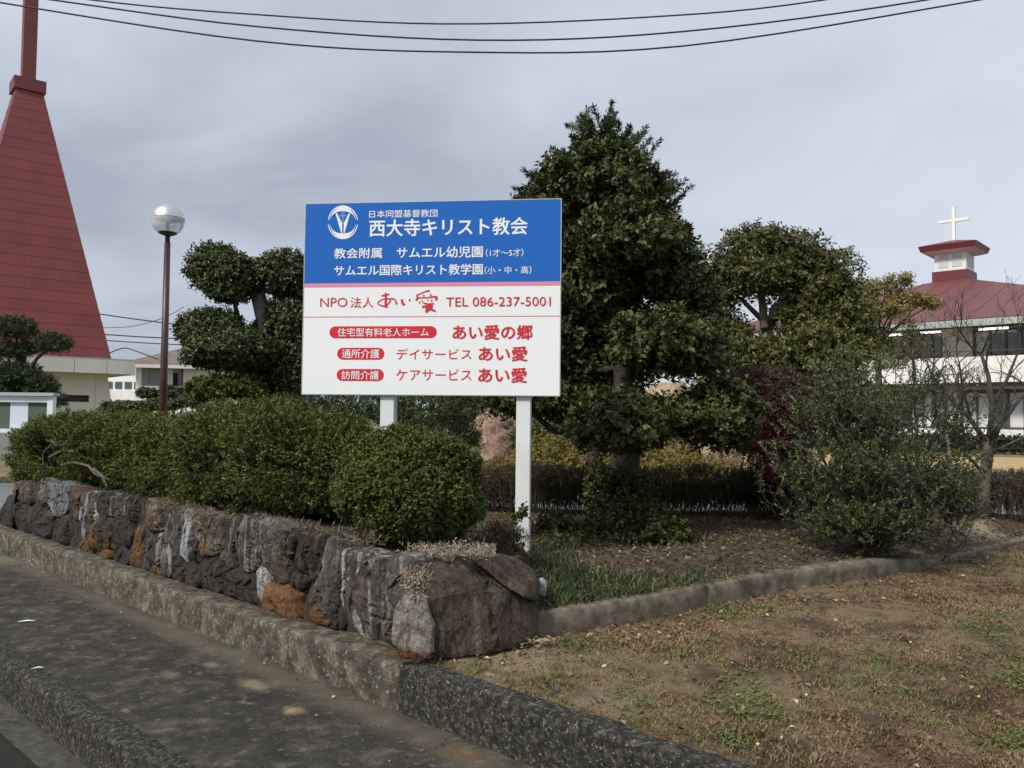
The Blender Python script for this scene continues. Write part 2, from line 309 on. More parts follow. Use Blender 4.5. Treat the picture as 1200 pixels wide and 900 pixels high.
M['grass_green'] = leafmat('green_blades', [(0.0, (0.014, 0.026, 0.008)), (0.5, (0.032, 0.058, 0.016)), (0.85, (0.070, 0.105, 0.030)), (0.95, (0.24, 0.22, 0.09)), (1.0, (0.34, 0.30, 0.14))], 0.55, 0.25)
M['litter'] = leafmat('fallen_leaf', [(0.0, (0.06, 0.036, 0.022)), (0.4, (0.12, 0.075, 0.042)), (0.75, (0.20, 0.135, 0.08)), (0.94, (0.34, 0.25, 0.16)), (1.0, (0.58, 0.48, 0.36))], 0.8, 0.1)
M['dead_vine'] = leafmat('dead_vine', [(0.0, (0.09, 0.06, 0.04)), (0.6, (0.24, 0.18, 0.13)), (1.0, (0.44, 0.38, 0.30))], 0.9, 0.1)
M['rust_moss'] = leafmat('rust_moss', [(0.0, (0.10, 0.035, 0.015)), (1.0, (0.22, 0.10, 0.035))], 0.9, 0.1)
# rocks of the wall
ST_M = {
 'dark':   stonemat('stone_dark', (0.021, 0.018, 0.016), (0.062, 0.053, 0.047)),
 'darks':  stonemat('stone_dark_streaked', (0.024, 0.020, 0.018), (0.070, 0.060, 0.054), (0.28, 0.27, 0.265), 0.58),
 'bluish': stonemat('stone_bluish', (0.11, 0.12, 0.125), (0.20, 0.215, 0.215), (0.33, 0.34, 0.34), 0.35),
 'grey':   stonemat('stone_grey', (0.050, 0.045, 0.040), (0.13, 0.118, 0.106), (0.32, 0.31, 0.30), 0.52),
 'streak': stonemat('stone_streaked', (0.038, 0.031, 0.029), (0.125, 0.105, 0.098), (0.42, 0.40, 0.40), 0.58),
 'white':  stonemat('stone_pale', (0.26, 0.255, 0.26), (0.46, 0.455, 0.46)),
 'brown':  stonemat('stone_brown', (0.050, 0.036, 0.028), (0.14, 0.105, 0.08), (0.30, 0.26, 0.23), 0.2, 0.25),
 'rough':  stonemat('stone_rough', (0.050, 0.040, 0.030), (0.20, 0.165, 0.125), (0.36, 0.32, 0.29), 0.35, 0.2),
 'rust':   stonemat('stone_rust', (0.040, 0.032, 0.028), (0.10, 0.075, 0.055), None, 0, 0.55, 0.85, (0.165, 0.083, 0.027)),
 'rustp':  stonemat('stone_rust_patch', (0.024, 0.020, 0.020), (0.065, 0.052, 0.044), None, 0, 0.22, 0.85, (0.15, 0.077, 0.028)),
 'orange': stonemat('stone_orange', (0.10, 0.050, 0.022), (0.22, 0.110, 0.045), None, 0, 0.15, 0.85, (0.21, 0.10, 0.03)),
 'boulder': stonemat('stone_corner', (0.034, 0.024, 0.018), (0.105, 0.078, 0.056), (0.19, 0.15, 0.11), 0.25, 0.15, 0.8, (0.10, 0.07, 0.04)),
 'pale_face': stonemat('stone_lichen', (0.10, 0.085, 0.07), (0.30, 0.265, 0.225), (0.42, 0.39, 0.35), 0.3),
 'pink':   stonemat('stone_pink', (0.23, 0.145, 0.11), (0.44, 0.30, 0.225), (0.48, 0.34, 0.26), 0.3, 0.2, 0.85, (0.34, 0.20, 0.10)),
 'tan':    stonemat('stone_tan', (0.34, 0.24, 0.16), (0.62, 0.47, 0.33)),
}
M['mortar'] = simple('earth_and_mortar', (0.035, 0.028, 0.022), 0.95, var=0.4, scale=20, bump=0.6)

def groundmat(name, cols, scale, bump=0.5, bscale=60, rough=0.95, patches=(), fine=160, fine_amt=0.35, specks=None):
    """ground: a ramp over broad noise, fine speckle, and stains of given place, radius and colour"""
    m, nt, b = new_mat(name); N, L = nt.nodes, nt.links
    g = N.new('ShaderNodeNewGeometry'); V = g.outputs['Position']
    n = N.new('ShaderNodeTexNoise'); n.inputs['Scale'].default_value = scale; n.inputs['Detail'].default_value = 9; n.inputs['Roughness'].default_value = 0.66; L.new(V, n.inputs['Vector'])
    r = N.new('ShaderNodeValToRGB'); L.new(n.outputs['Fac'], r.inputs[0]); cr = r.color_ramp
    while len(cr.elements) < len(cols): cr.elements.new(0.5)
    for i, (p, c) in enumerate(cols): cr.elements[i].position = p; cr.elements[i].color = (*c, 1)
    cur = r.outputs[0]
    for (px_, py_, rad, colr, amt, stretch) in patches:
        sb = N.new('ShaderNodeVectorMath'); sb.operation = 'SUBTRACT'; L.new(V, sb.inputs[0]); sb.inputs[1].default_value = (px_, py_, 0)
        mp0 = N.new('ShaderNodeMapping'); mp0.inputs['Rotation'].default_value = (0, 0, -AZ); L.new(sb.outputs[0], mp0.inputs[0]); mp = N.new('ShaderNodeMapping'); mp.inputs['Scale'].default_value = (1, 1/stretch, 0); L.new(mp0.outputs[0], mp.inputs[0])
        ln = N.new('ShaderNodeVectorMath'); ln.operation = 'LENGTH'; L.new(mp.outputs[0], ln.inputs[0])
        n2 = N.new('ShaderNodeTexNoise'); n2.inputs['Scale'].default_value = 16; n2.inputs['Detail'].default_value = 6; L.new(V, n2.inputs['Vector'])
        a = N.new('ShaderNodeMath'); a.operation = 'MULTIPLY_ADD'; L.new(n2.outputs['Fac'], a.inputs[0]); a.inputs[1].default_value = rad*1.6; L.new(ln.outputs['Value'], a.inputs[2])
        q = N.new('ShaderNodeMapRange'); q.inputs['From Min'].default_value = rad*1.9; q.inputs['From Max'].default_value = rad*1.05; q.inputs['To Max'].default_value = amt; L.new(a.outputs[0], q.inputs['Value'])
        mx = N.new('ShaderNodeMix'); mx.data_type = 'RGBA'; L.new(q.outputs[0], mx.inputs['Factor']); L.new(cur, mx.inputs[6]); mx.inputs[7].default_value = (*colr, 1); cur = mx.outputs[2]
    nf = N.new('ShaderNodeTexNoise'); nf.inputs['Scale'].default_value = fine; nf.inputs['Detail'].default_value = 4; nf.inputs['Roughness'].default_value = 0.8; L.new(V, nf.inputs['Vector'])
    q = N.new('ShaderNodeMapRange'); q.inputs['From Min'].default_value = 0.3; q.inputs['From Max'].default_value = 0.7; q.inputs['To Min'].default_value = 1-fine_amt; q.inputs['To Max'].default_value = 1+fine_amt; L.new(nf.outputs['Fac'], q.inputs['Value'])
    ml = N.new('ShaderNodeVectorMath'); ml.operation = 'SCALE'; L.new(cur, ml.inputs[0]); L.new(q.outputs[0], ml.inputs['Scale'])
    fin = ml.outputs[0]
    if specks:
        for sc_, lo_, hi_, colr in specks:
            nsk = N.new('ShaderNodeTexNoise'); nsk.inputs['Scale'].default_value = sc_; nsk.inputs['Detail'].default_value = 3; nsk.inputs['Roughness'].default_value = 0.6; L.new(V, nsk.inputs['Vector'])
            qs = N.new('ShaderNodeMapRange'); qs.inputs['From Min'].default_value = lo_; qs.inputs['From Max'].default_value = hi_; L.new(nsk.outputs['Fac'], qs.inputs['Value'])
            ms = N.new('ShaderNodeMix'); ms.data_type = 'RGBA'; L.new(qs.outputs[0], ms.inputs['Factor']); L.new(fin, ms.inputs[6]); ms.inputs[7].default_value = (*colr, 1); fin = ms.outputs[2]
    L.new(fin, b.inputs['Base Color']); b.inputs['Roughness'].default_value = rough; b.inputs['Specular IOR Level'].default_value = 0.25
    n3 = N.new('ShaderNodeTexNoise'); n3.inputs['Scale'].default_value = bscale; n3.inputs['Detail'].default_value = 8; n3.inputs['Roughness'].default_value = 0.75; L.new(V, n3.inputs['Vector'])
    bp = N.new('ShaderNodeBump'); bp.inputs['Strength'].default_value = bump; bp.inputs['Distance'].default_value = 0.02; L.new(n3.outputs['Fac'], bp.inputs['Height']); L.new(bp.outputs[0], b.inputs['Normal'])
    return m
sand = (0.30, 0.23, 0.145); T2_ = 2.53
def gp(x, y, z=0.2): p = G(x, y, z); return p.x, p.y
pat = [(*gp(598*0+343, 833), 0.06, (0.42, 0.33, 0.21), 0.9, 1.2), (*gp(298, 803), 0.07, (0.38, 0.31, 0.21), 0.7, 2.2), (*gp(248, 780), 0.05, (0.33, 0.27, 0.19), 0.7, 1.4),
       (*gp(215, 745), 0.13, (0.16, 0.125, 0.08), 0.6, 2.0), (*gp(545, 885), 0.08, (0.20, 0.12, 0.06), 0.7, 1.6), (*gp(200, 790), 0.05, (0.26, 0.21, 0.15), 0.6, 2.0),
       (*gp(60, 668), 0.22, (0.20, 0.17, 0.12), 0.7, 2.2), (*gp(10, 655), 0.25, (0.26, 0.22, 0.16), 0.7, 2.0)]
_kc = ST(4.5, T2_-0.10); pat = [(_kc.x, _kc.y, 0.13, (0.20, 0.165, 0.115), 0.55, 40)] + pat
M['sidewalk'] = groundmat('worn_pavement', [(0.30, (0.030, 0.028, 0.024)), (0.5, (0.058, 0.053, 0.044)), (0.60, (0.100, 0.092, 0.075)), (0.75, (0.21, 0.19, 0.155))], 8, 0.8, 110, 0.9, pat, 170, 0.6,
    [(60, 0.62, 0.70, (0.19, 0.18, 0.155)), (14, 0.60, 0.72, (0.20, 0.18, 0.145)), (90, 0.33, 0.30, (0.025, 0.024, 0.022))])
M['road'] = groundmat('asphalt', [(0.3, (0.026, 0.025, 0.024)), (0.7, (0.060, 0.058, 0.052))], 5, 1.0, 140, 0.9, (), 220, 0.6, [(120, 0.62, 0.68, (0.16, 0.155, 0.14))])
M['gutter'] = groundmat('gutter_concrete', [(0.34, (0.05, 0.048, 0.040)), (0.55, (0.12, 0.115, 0.095)), (0.7, (0.19, 0.18, 0.15))], 14, 0.9, 90, 0.9, (), 120, 0.6)
M['kerb_dark'] = groundmat('weathered_kerb_dark', [(0.36, (0.022, 0.021, 0.019)), (0.50, (0.050, 0.047, 0.040)), (0.62, (0.13, 0.12, 0.097)), (0.78, (0.24, 0.225, 0.19))], 34, 1.0, 60, 0.95, (), 120, 0.6, [(75, 0.62, 0.66, (0.36, 0.35, 0.31)), (45, 0.36, 0.33, (0.018, 0.017, 0.016))])
M['kerb_mid'] = groundmat('weathered_kerb', [(0.34, (0.055, 0.048, 0.034)), (0.5, (0.120, 0.107, 0.077)), (0.64, (0.23, 0.21, 0.16)), (0.78, (0.36, 0.335, 0.28))], 10, 0.9, 60, 0.95, (), 120, 0.5, [(40, 0.60, 0.66, (0.33, 0.32, 0.27)), (50, 0.36, 0.32, (0.03, 0.028, 0.022))])
M['kerb_smooth'] = groundmat('garden_kerb', [(0.34, (0.07, 0.055, 0.036)), (0.5, (0.15, 0.125, 0.09)), (0.72, (0.27, 0.24, 0.19))], 9, 0.35, 70, 0.9, (), 120, 0.2)
M['lawn'] = groundmat('dead_lawn_soil', [(0.30, (0.048, 0.030, 0.018)), (0.44, (0.105, 0.070, 0.042)), (0.56, (0.22, 0.16, 0.10)), (0.66, (0.12, 0.10, 0.04)), (0.8, (0.06, 0.08, 0.025))], 2.6, 0.9, 50, 0.95,
    [(*gp(620, 775, .405), 0.32, (0.34, 0.26, 0.17), 0.8, 1.0), (*gp(700, 820, .405), 0.18, (0.32, 0.24, 0.16), 0.6, 1.0), (*gp(540, 768, .405), 0.16, (0.36, 0.28, 0.18), 0.7, 1.0)], 130, 0.5)
M['bed'] = groundmat('bed_soil', [(0.3, (0.045, 0.034, 0.022)), (0.5, (0.095, 0.072, 0.046)), (0.7, (0.16, 0.125, 0.082))], 5, 0.9, 60, 0.95,
    [(*gp(1140, 625, .5), 0.50, (0.42, 0.34, 0.235), 0.9, 0.7), (*gp(1060, 645, .5), 0.25, (0.38, 0.30, 0.20), 0.8, 1.0)], 120, 0.5)
M['inner_road'] = groundmat('grey_yard', [(0.3, (0.15, 0.155, 0.16)), (0.7, (0.22, 0.225, 0.23))], 3, 0.3, 80, 0.9)
M['dry_grass'] = groundmat('dry_grass_far', [(0.3, (0.26, 0.18, 0.085)), (0.5, (0.44, 0.32, 0.16)), (0.75, (0.56, 0.42, 0.24))], 1.2, 0.6, 20, 0.95, (), 30, 0.3)
M['ground'] = groundmat('far_ground', [(0.3, (0.10, 0.10, 0.05)), (0.7, (0.28, 0.20, 0.11))], 0.9, 0.3, 10, 0.95)

# ------------------------------------------------------------ ground and street
def sheet(name, pts, z, mat):
    return tag(mesh(name, [Vector((p[0], p[1], z)) for p in pts], [tuple(range(len(pts)))], mat), kind='structure')
def strip(s0, s1, t0, t1): return [ST(s0, t0), ST(s0, t1), ST(s1, t1), ST(s1, t0)][::-1]
sheet('road', strip(-200, 600, -300, 1.33), 0.0, M['road'])
sheet('gutter', strip(-200, 600, 1.30, 1.47), 0.006, M['gutter'])
T1, T2, T3 = 1.455, 2.53, 2.66
KZ = 0.415; LZ = 0.405
# pavement with fine relief near the camera
def relief(name, s0, s1, t0, t1, z, step, amp, mat, fs=3.0):
    ns, nt2 = int((s1-s0)/step)+1, int((t1-t0)/step)+1
    V = []; Fc = []
    for i in range(ns):
        for j in range(nt2):
            p = ST(s0+(s1-s0)*i/(ns-1), t0+(t1-t0)*j/(nt2-1)); V.append(Vector((p.x, p.y, z + amp*fbm((p.x, p.y, 1.3), fs, 3))))
    for i in range(ns-1):
        for j in range(nt2-1):
            a = i*nt2+j; Fc.append((a, a+1, a+nt2+1, a+nt2)[::-1])
    o = mesh(name, V, Fc, mat, smooth=True); return tag(o, kind='structure')
relief('pavement', -3, 14, T1+0.06, T2+0.03, 0.2, 0.06, 0.006, M['sidewalk'])
sheet('pavement_far', strip(14, 300, T1+0.06, T2+0.03), 0.2, M['sidewalk'])
# kerbs: chamfered, pitted profile swept along the street
def kerb_run(name, s0, s1, t0, t1, z0, z1, mat, parent, label=None, step=0.035, amp=0.006, ch=0.018):
    prof = [(t0, z0-0.03), (t0, z0+(z1-z0)*0.2), (t0, z0+(z1-z0)*0.4), (t0, z0+(z1-z0)*0.6), (t0, z0+(z1-z0)*0.8), (t0, z1-ch), (t0+ch*0.35, z1-ch*0.3), (t0+ch, z1), ((t0+t1)/2, z1), (t1-ch, z1), (t1, z1-ch), (t1, z0-0.03)]
    n = max(2, int((s1-s0)/step)); V = []; Fc = []; k = len(prof)
    for i in range(n+1):
        s = s0+(s1-s0)*i/n
        for (t, z) in prof:
            q = ST(s, t, z); d = amp*0.55*fbm(q, 22, 3) + amp*1.0*fbm(q, 4, 2)
            q = q - NN*d*(1 if t < (t0+t1)/2 else -1) + Vector((0, 0, d*0.8 if z > z0 else 0)); V.append(q)
    for i in range(n):
        for j in range(k-1): a = i*k+j; Fc.append((a, a+k, a+k+1, a+1)[::-1])
    Fc.append(tuple(range(k))[::-1]); Fc.append(tuple(n*k+j for j in range(k)))
    o = mesh(name, V, Fc, mat, parent, True, label=label); return o
r = thing('road_kerb', 'weathered dark kerb between the asphalt road and the raised pavement', 'kerb', ST(3, 1.5), kind='structure')
ss = [-3, 0.9, 3.0, 5.1, 7.2, 9.3, 14, 60]
for a, b in zip(ss[:-1], ss[1:]): kerb_run('kerb_block', a+0.005, b-0.005, T1, T1+0.14, 0.0, 0.203, M['kerb_dark'], r, step=0.035 if b < 15 else 0.4)
r = thing('wall_kerb', 'mossy concrete kerb under the stone wall beside the pavement', 'kerb', ST(4, 2.55), kind='structure')
# joint near the corner boulder
sj = on_t(468, 785, T2)[0]
ss = [-3, 1.1, sj, sj+2.0, sj+4.0, sj+6.0, sj+8.0, 16, 60]
for i, (a, b) in enumerate(zip(ss[:-1], ss[1:])):
    kerb_run('kerb_block', a+0.005, b-0.005, T2, T2+0.125 if i < 2 else T3+0.06, 0.2, KZ+(0.015 if i < 2 else 0), M['kerb_dark'] if i < 2 else M['kerb_mid'], r, step=0.03 if b < 15 else 0.4, amp=0.009)

# garden kerb line (boundary of bed and lawn)
gk = [G(622, 749, LZ), G(700, 736, LZ), G(762, 726, LZ), G(830, 711, LZ), G(900, 697, LZ), G(1000, 681, LZ), G(1080, 668, LZ), G(1190, 640, LZ), G(1290, 622, LZ), G(1420, 604, LZ)]
gkx = [p.x for p in gk]; gky = [p.y for p in gk]
BACK = 9.35
def smooth(a, b, x): x = max(0, min(1, (x-a)/(b-a))); return x*x*(3-2*x)
def bed_z(x, y):
    p = Vector((x, y, 0)); s, t = p.dot(DD), p.dot(NN)
    z = 0.535 + 0.30*smooth(0.9, -0.7, x)*smooth(5.6, 2.9, t) + 0.03*fbm((x, y, 4), 1.2, 3)
    z += 0.06*smooth(0, 1.0, y-np.interp(x, gkx, gky))
    if x > gkx[0]-0.5:
        e = 0.538-0.085*smooth(2.7, 3.7, x)-0.010+0.008*smooth(2.7, 3.7, x); z = e+(z-e)*smooth(0.12, 0.75 if x < 1.2 else 0.5, y-np.interp(x, gkx, gky))
    return z
def in_bed(x, y):
    p = Vector((x, y, 0)); s, t = p.dot(DD), p.dot(NN)
    if t < 2.86+max(0, s-9.55)*0.5 or y > BACK or s > 12: return False
    if x > gkx[0]-0.02: return y > np.interp(x, gkx, gky)+0.05
    if x > gkx[0]-0.5: return y > gky[0]+0.02-0.15*(gkx[0]-x)
    return True
step = 0.05; V = []; Fc = []; idx = {}
x0, x1, y0, y1 = -9.2, 7.6, 3.6, BACK+0.1
nx, ny = int((x1-x0)/step), int((y1-y0)/step)
for i in range(nx):
    for j in range(ny):
        x, y = x0+i*step, y0+j*step
        ins = in_bed(x, y)
        if ins: idx[i, j] = len(V); V.append(Vector((x, y, bed_z(x, y)+0.008*fbm((x, y, 0), 9, 2))))
for (i, j), a in idx.items():
    if (i+1, j) in idx and (i+1, j+1) in idx and (i, j+1) in idx: Fc.append((a, idx[i+1, j], idx[i+1, j+1], idx[i, j+1]))
tag(mesh('garden_bed_ground', V, Fc, M['bed'], smooth=True), kind='structure')
# sides of the bed at the back (a low earth bank)
Vb, Fb = [], []
xs = [x for x in np.arange(-9, 7.6, 0.15) if in_bed(x, BACK-0.12)]
for x in xs: Vb += [Vector((x, BACK-0.1, bed_z(x, BACK-0.1)+0.0)), Vector((x, BACK+0.15, LZ-0.02))]
for i in range(len(xs)-1): Fb.append((2*i, 2*i+1, 2*i+3, 2*i+2)[::-1])
tag(mesh('bed_bank', Vb, Fb, M['bed'], smooth=True), kind='structure')
# lawn: one sheet reaching back beyond the bed, fine relief near the camera
V = []; Fc = []; step = 0.06; idx = {}
for i in range(int(13/step)):
    for j in range(int(11/step)):
        s, t = 3.9-i*step, T2+0.105+j*step; p = ST(s, t)
        if p.y > 1.2 and p.y < 10 and -1.2 < p.x < 9.0 and p.y < np.interp(p.x, gkx, gky)+0.30 + (0.6 if p.x < gkx[0] else 0):
            idx[i, j] = len(V)
            V.append(Vector((p.x, p.y, LZ + 0.018*fbm((p.x, p.y, 2), 1.1, 3) + 0.012*fbm((p.x, p.y, 7), 8, 3) - 0.02*smooth(0.12, 0, t-T2-0.1))))
for (i, j), a in idx.items():
    if (i+1, j) in idx and (i+1, j+1) in idx and (i, j+1) in idx: Fc.append((a, idx[i, j+1], idx[i+1, j+1], idx[i+1, j])[::-1])
tag(mesh('lawn', V, Fc, M['lawn'], smooth=True), kind='structure')
sheet('ground', strip(-400, 900, T2+0.11, 1400), 0.385, M['ground'])
sheet('yard_road', [(-14, BACK+0.15), (30, BACK+0.15+1.5), (30, 15.5), (-14, 14.0)], 0.40, M['inner_road'])
sheet('driveway', strip(9.8, 15.5, T3+0.03, 16), 0.404, M['inner_road'])
sheet('dry_lawn_left', [(-40, 14.6), (-6, 14.6), (-6, 24), (-40, 24)], 0.408, M['ground'])
sheet('dry_lawn_right', [(2.0, 16), (40, 18.3), (40, 27), (2.0, 30)], 0.408, M['dry_grass'])
# far kerb of the drive
fr0 = FR((-14, 14.3, 0), (1, 0, 0), (0, 1, 0))
v, f = fr0.box(-20, 9, 0, 0.15, 0.38, 0.50)
tag(mesh('drive_kerb', v, f, M['kerb_mid']), 'low concrete kerb edging the dry grass before the church', 'kerb', kind='structure')

# garden kerb
root = thing('garden_kerb', 'smooth grey concrete kerb curving between the planted bed and the lawn', 'kerb', gk[3], kind='structure')
def kerb_poly(pts, z0, z1, wd, mat, name, parent, ch=0.012, step=0.06):
    P2 = []; 
    for a, b in zip(pts[:-1], pts[1:]):
        n = max(1, int((b-a).length/step))
        for i in range(n): P2.append(a.lerp(b, i/n))
    P2.append(pts[-1]); V = []; Fc = []
    for i, p in enumerate(P2):
        d = (P2[min(i+1, len(P2)-1)]-P2[max(i-1, 0)]); d.z = 0; d.normalize(); nn = Vector((-d.y, d.x, 0))
        zt = z1 + 0.006*math.sin(i*0.06) - 0.085*smooth(2.7, 3.7, p.x); prof = [(0, z0-0.05), (0, (z0+zt)/2), (0, zt-ch), (ch, zt), (wd*0.5, zt+0.002), (wd-ch, zt), (wd, zt-ch), (wd, z0-0.05)]
        for (u, z) in prof: V.append(Vector((p.x, p.y, 0))+nn*(u+0.004*fbm((p.x*3, p.y*3, z*3), 3, 2))+Vector((0, 0, z)))
    k = 8
    for i in range(len(P2)-1):
        for j in range(k-1): a = i*k+j; Fc.append((a, a+k, a+k+1, a+1))
    Fc.append(tuple(range(k))); Fc.append(tuple((len(P2)-1)*k+j for j in range(k))[::-1])
    return mesh(name, V, Fc, mat, parent, True)
sm = []
for i in range(len(gk)-1):
    p0, p1, p2, p3 = gk[max(i-1, 0)], gk[i], gk[i+1], gk[min(i+2, len(gk)-1)]
    for k in range(6):
        t = k/6; sm.append(0.5*((2*p1)+(p2-p0)*t+(2*p0-5*p1+4*p2-p3)*t*t+(3*p1-p0-3*p2+p3)*t**3))
sm.append(gk[-1])
cuts = [0, 18, 36, len(sm)-1]
for a, b in zip(cuts[:-1], cuts[1:]):
    seg = [p.copy() for p in sm[a:b+1]]; seg[0] = seg[0].lerp(seg[1], 0.01); kerb_poly(seg, LZ, 0.538, 0.13, M['kerb_smooth'], 'kerb_segment', root)

# ------------------------------------------------------------ stone wall: every stone its own part
WP = 2.72                                   # plane of the stone faces
wall = thing('stone_wall', 'low wall of big dark and rust coloured boulders below the clipped hedge', 'stone wall', ST(6, WP))
stones = [  # centre x, y, half width, half height in the photograph, kind, bulge
 (27, 579, 12, 12, 'brown', .06), (45, 578, 12, 13, 'grey', .05), (65, 586, 12, 20, 'bluish', .04), (41, 613, 20, 23, 'dark', .12), (13, 609, 9, 18, 'dark', .07),
 (53, 599, 9, 9, 'brown', .05), (75, 626, 19, 22, 'dark', .08), (86, 592, 7, 19, 'brown', .05), (101, 605, 8, 34, 'streak', .05), (127, 592, 18, 17, 'darks', .06),
 (110, 630, 11, 17, 'rust', .06), (131, 627, 13, 20, 'rustp', .07), (156, 594, 11, 13, 'dark', .06), (147, 626, 7, 17, 'dark', .04), (92, 643, 5, 9, 'rust', .04),
 (109, 653, 6, 8, 'dark', .05), (121, 653, 8, 7, 'orange', .06), (137, 656, 8, 9, 'dark', .05), (157, 646, 9, 26, 'rust', .05), (176, 604, 10, 19, 'rough', .06),
 (176, 647, 13, 23, 'darks', .07), (184, 670, 6, 9, 'brown', .05), (200, 634, 9, 39, 'grey', .05), (215, 629, 8, 33, 'white', .04), (240, 622, 17, 26, 'rough', .06),
 (214, 672, 18, 16, 'rustp', .07), (249, 675, 16, 24, 'dark', .10), (279, 634, 21, 29, 'darks', .06), (310, 636, 13, 27, 'bluish', .05), (279, 689, 20, 18, 'rustp', .08),
 (304, 688, 9, 19, 'white', .04), (324, 668, 13, 13, 'brown', .05), (334, 706, 23, 18, 'orange', .12), (356, 648, 20, 24, 'rustp', .08), (346, 678, 9, 11, 'dark', .05),
 (367, 716, 17, 17, 'rust', .07), (384, 684, 13, 42, 'grey', .06), (418, 690, 30, 50, 'streak', .08), (456, 690, 14, 52, 'grey', .06), (335, 640, 10, 14, 'dark', .05),
 (228, 645, 6, 12, 'dark', .04), (262, 655, 8, 10, 'brown', .04), (455, 740, 14, 14, 'brown', .05), (395, 728, 8, 10, 'dark', .04),
]
SW = []
for (x, y, a, b, kd, bl) in stones:
    s, z = on_t(x, y, WP); s2, _ = on_t(x+a, y, WP); _, z2 = on_t(x, y+b, WP)
    SW.append((s, z, abs(s-s2), abs(z-z2), kd, bl))
ztop = lambda s: np.interp(s, [3.4, 4.0, 4.8, 9], [0.885, 0.895, 0.93, 0.945]) + 0.018*math.sin(s*3.1)+0.016*math.sin(s*7.7+1)+0.012*math.sin(s*19) - 0.05*smooth(8.6, 10, s)
def nd(i, s, z):
    cs, cz, a, b, _, _ = SW[i]; p = 2.15
    s, z = s+0.030*mnoise.noise(Vector((s*7, z*7, 3.3)))+0.012*mnoise.noise(Vector((s*22, z*22, 1.3))), z+0.030*mnoise.noise(Vector((s*7, z*7, 9.1)))+0.012*mnoise.noise(Vector((s*22, z*22, 5.3)))
    return (abs((s-cs)/a)**p + abs((z-cz)/b)**p)**(1/p)
for i, (cs, cz, a, b, kd, bl) in enumerate(SW):
    na = 56; bound = []; pln = [(random.uniform(-0.55, 0.55), random.uniform(-0.4, 0.4), random.uniform(0.0, 0.03)) for _ in range(5)]
    for k in range(na):
        th = 2*math.pi*k/na; dxs, dz = math.cos(th), math.sin(th); rmax = 0.0; lim = 1.75
        ro = 0.004
        while ro < 0.9:
            s, z = cs+dxs*ro, cz+dz*ro; me_ = nd(i, s, z)
            if me_ > lim or z < KZ-0.02 or z > ztop(s): break
            wob = 1.0
            if any(nd(j, s, z)*wob < me_ for j in range(len(SW)) if j != i and abs(SW[j][0]-s) < 0.9): break
            ro += 0.006
        bound.append(max(0.012, ro-0.005))
    bound = [(bound[k-1]+3*bound[k]+bound[(k+1) % na])/5 for k in range(na)]
    V = []; Fc = []; prof = [(1.0, -0.14), (1.0, -0.05), (0.98, 0.10), (0.94, 0.5), (0.86, 0.72), (0.74, 0.86), (0.58, 0.94), (0.40, 0.98), (0.2, 1.0)]; bl = bl*(0.62 if kd != 'orange' else 0.8)
    tilt = random.uniform(-0.10, 0.10); tilt2 = random.uniform(-0.10, 0.10); fl = random.uniform(0.6, 1.0)
    for (rr, dpt) in prof:
        for k in range(na):
            th = 2*math.pi*k/na; s = cs+math.cos(th)*bound[k]*rr; z = cz+math.sin(th)*bound[k]*rr
            out_ = (bl*dpt*fl if dpt > 0 else dpt) 
            if dpt > 0:
                q = Vector((s*1.0, z, i*1.7)); ridge = 1-abs(mnoise.noise(Vector((s*5, z*2.2, i*3.1))))*2
                out_ += max(-0.035, min(c_p+a_p*(s-cs)+b_p*(z-cz) for a_p, b_p, c_p in pln))*(0.65 if kd != 'orange' else 0.25)
                out_ += (0.019 if kd != 'orange' else 0.012)*(fbm((s*9, z*3.2, i*1.7), 1, 4)+0.5*fbm((s*3, z*2, i*1.7), 1, 2)+0.35*fbm((s*24, z*14, i), 1, 3))*min(1, dpt*1.5) + tilt*(s-cs) + tilt2*(z-cz) + 0.018*(ridge-0.5) - 0.018*(abs(mnoise.noise(Vector((s*13, z*4, i)))) < 0.07)
            V.append(ST(s, WP+0.02-out_, z))
    V.append(ST(cs, WP+0.02-bl*fl-0.01, cz)); n = len(prof)
    for j in range(n-1):
        for k in range(na): k2 = (k+1) % na; Fc.append((j*na+k, j*na+k2, (j+1)*na+k2, (j+1)*na+k))
    for k in range(na): Fc.append(((n-1)*na+k, (n-1)*na+(k+1) % na, n*na))
    o = mesh('stone', V, Fc, ST_M[kd], wall, kd == 'orange')
    if kd == 'orange': o['label'] = 'rounded orange boulder low in the wall'
# backing of earth and mortar, turning away at the far end
fs = FR(ST(0, 0), DD, NN)
V = []; Fc = []; ns = 120
for i in range(ns+1):
    s = 3.4+(9.72-3.4)*i/ns
    for (t, z) in [(WP+0.035, KZ-0.02), (WP+0.04, KZ+0.2), (WP+0.035, ztop(s)-0.03), (WP+0.10, ztop(s)-0.005), (WP+0.35, ztop(s)-0.03), (WP+0.5, ztop(s)-0.12)]:
        V.append(ST(s, t+0.01*fbm((s, t, z), 5, 2), z+0.012*fbm((s*2, t*2, z), 4, 2)))
for i in range(ns):
    for j in range(5): a = i*6+j; Fc.append((a, a+6, a+7, a+1))
mesh('mortar_backing', V, Fc, M['mortar'], wall, True)
V = []; Fc = []
for i in range(26):
    s = 9.66+i*0.09; t = WP+0.02+(s-9.66)*0.5
    for q_, (dt, z) in enumerate([(-0.02, KZ-0.03), (-0.03, 0.62), (-0.02, 0.80), (0.03, 0.86), (0.3, 0.84)]): V.append(ST(s, t+dt+0.03*fbm((s, z, 4), 5, 3), z+0.02*fbm((s, t, z), 6, 2)))
for i in range(25):
    for j in range(4): a = i*5+j; Fc.append((a, a+1, a+6, a+5)[::-1])
mesh('return_wall', V, Fc, ST_M['dark'], wall, True)

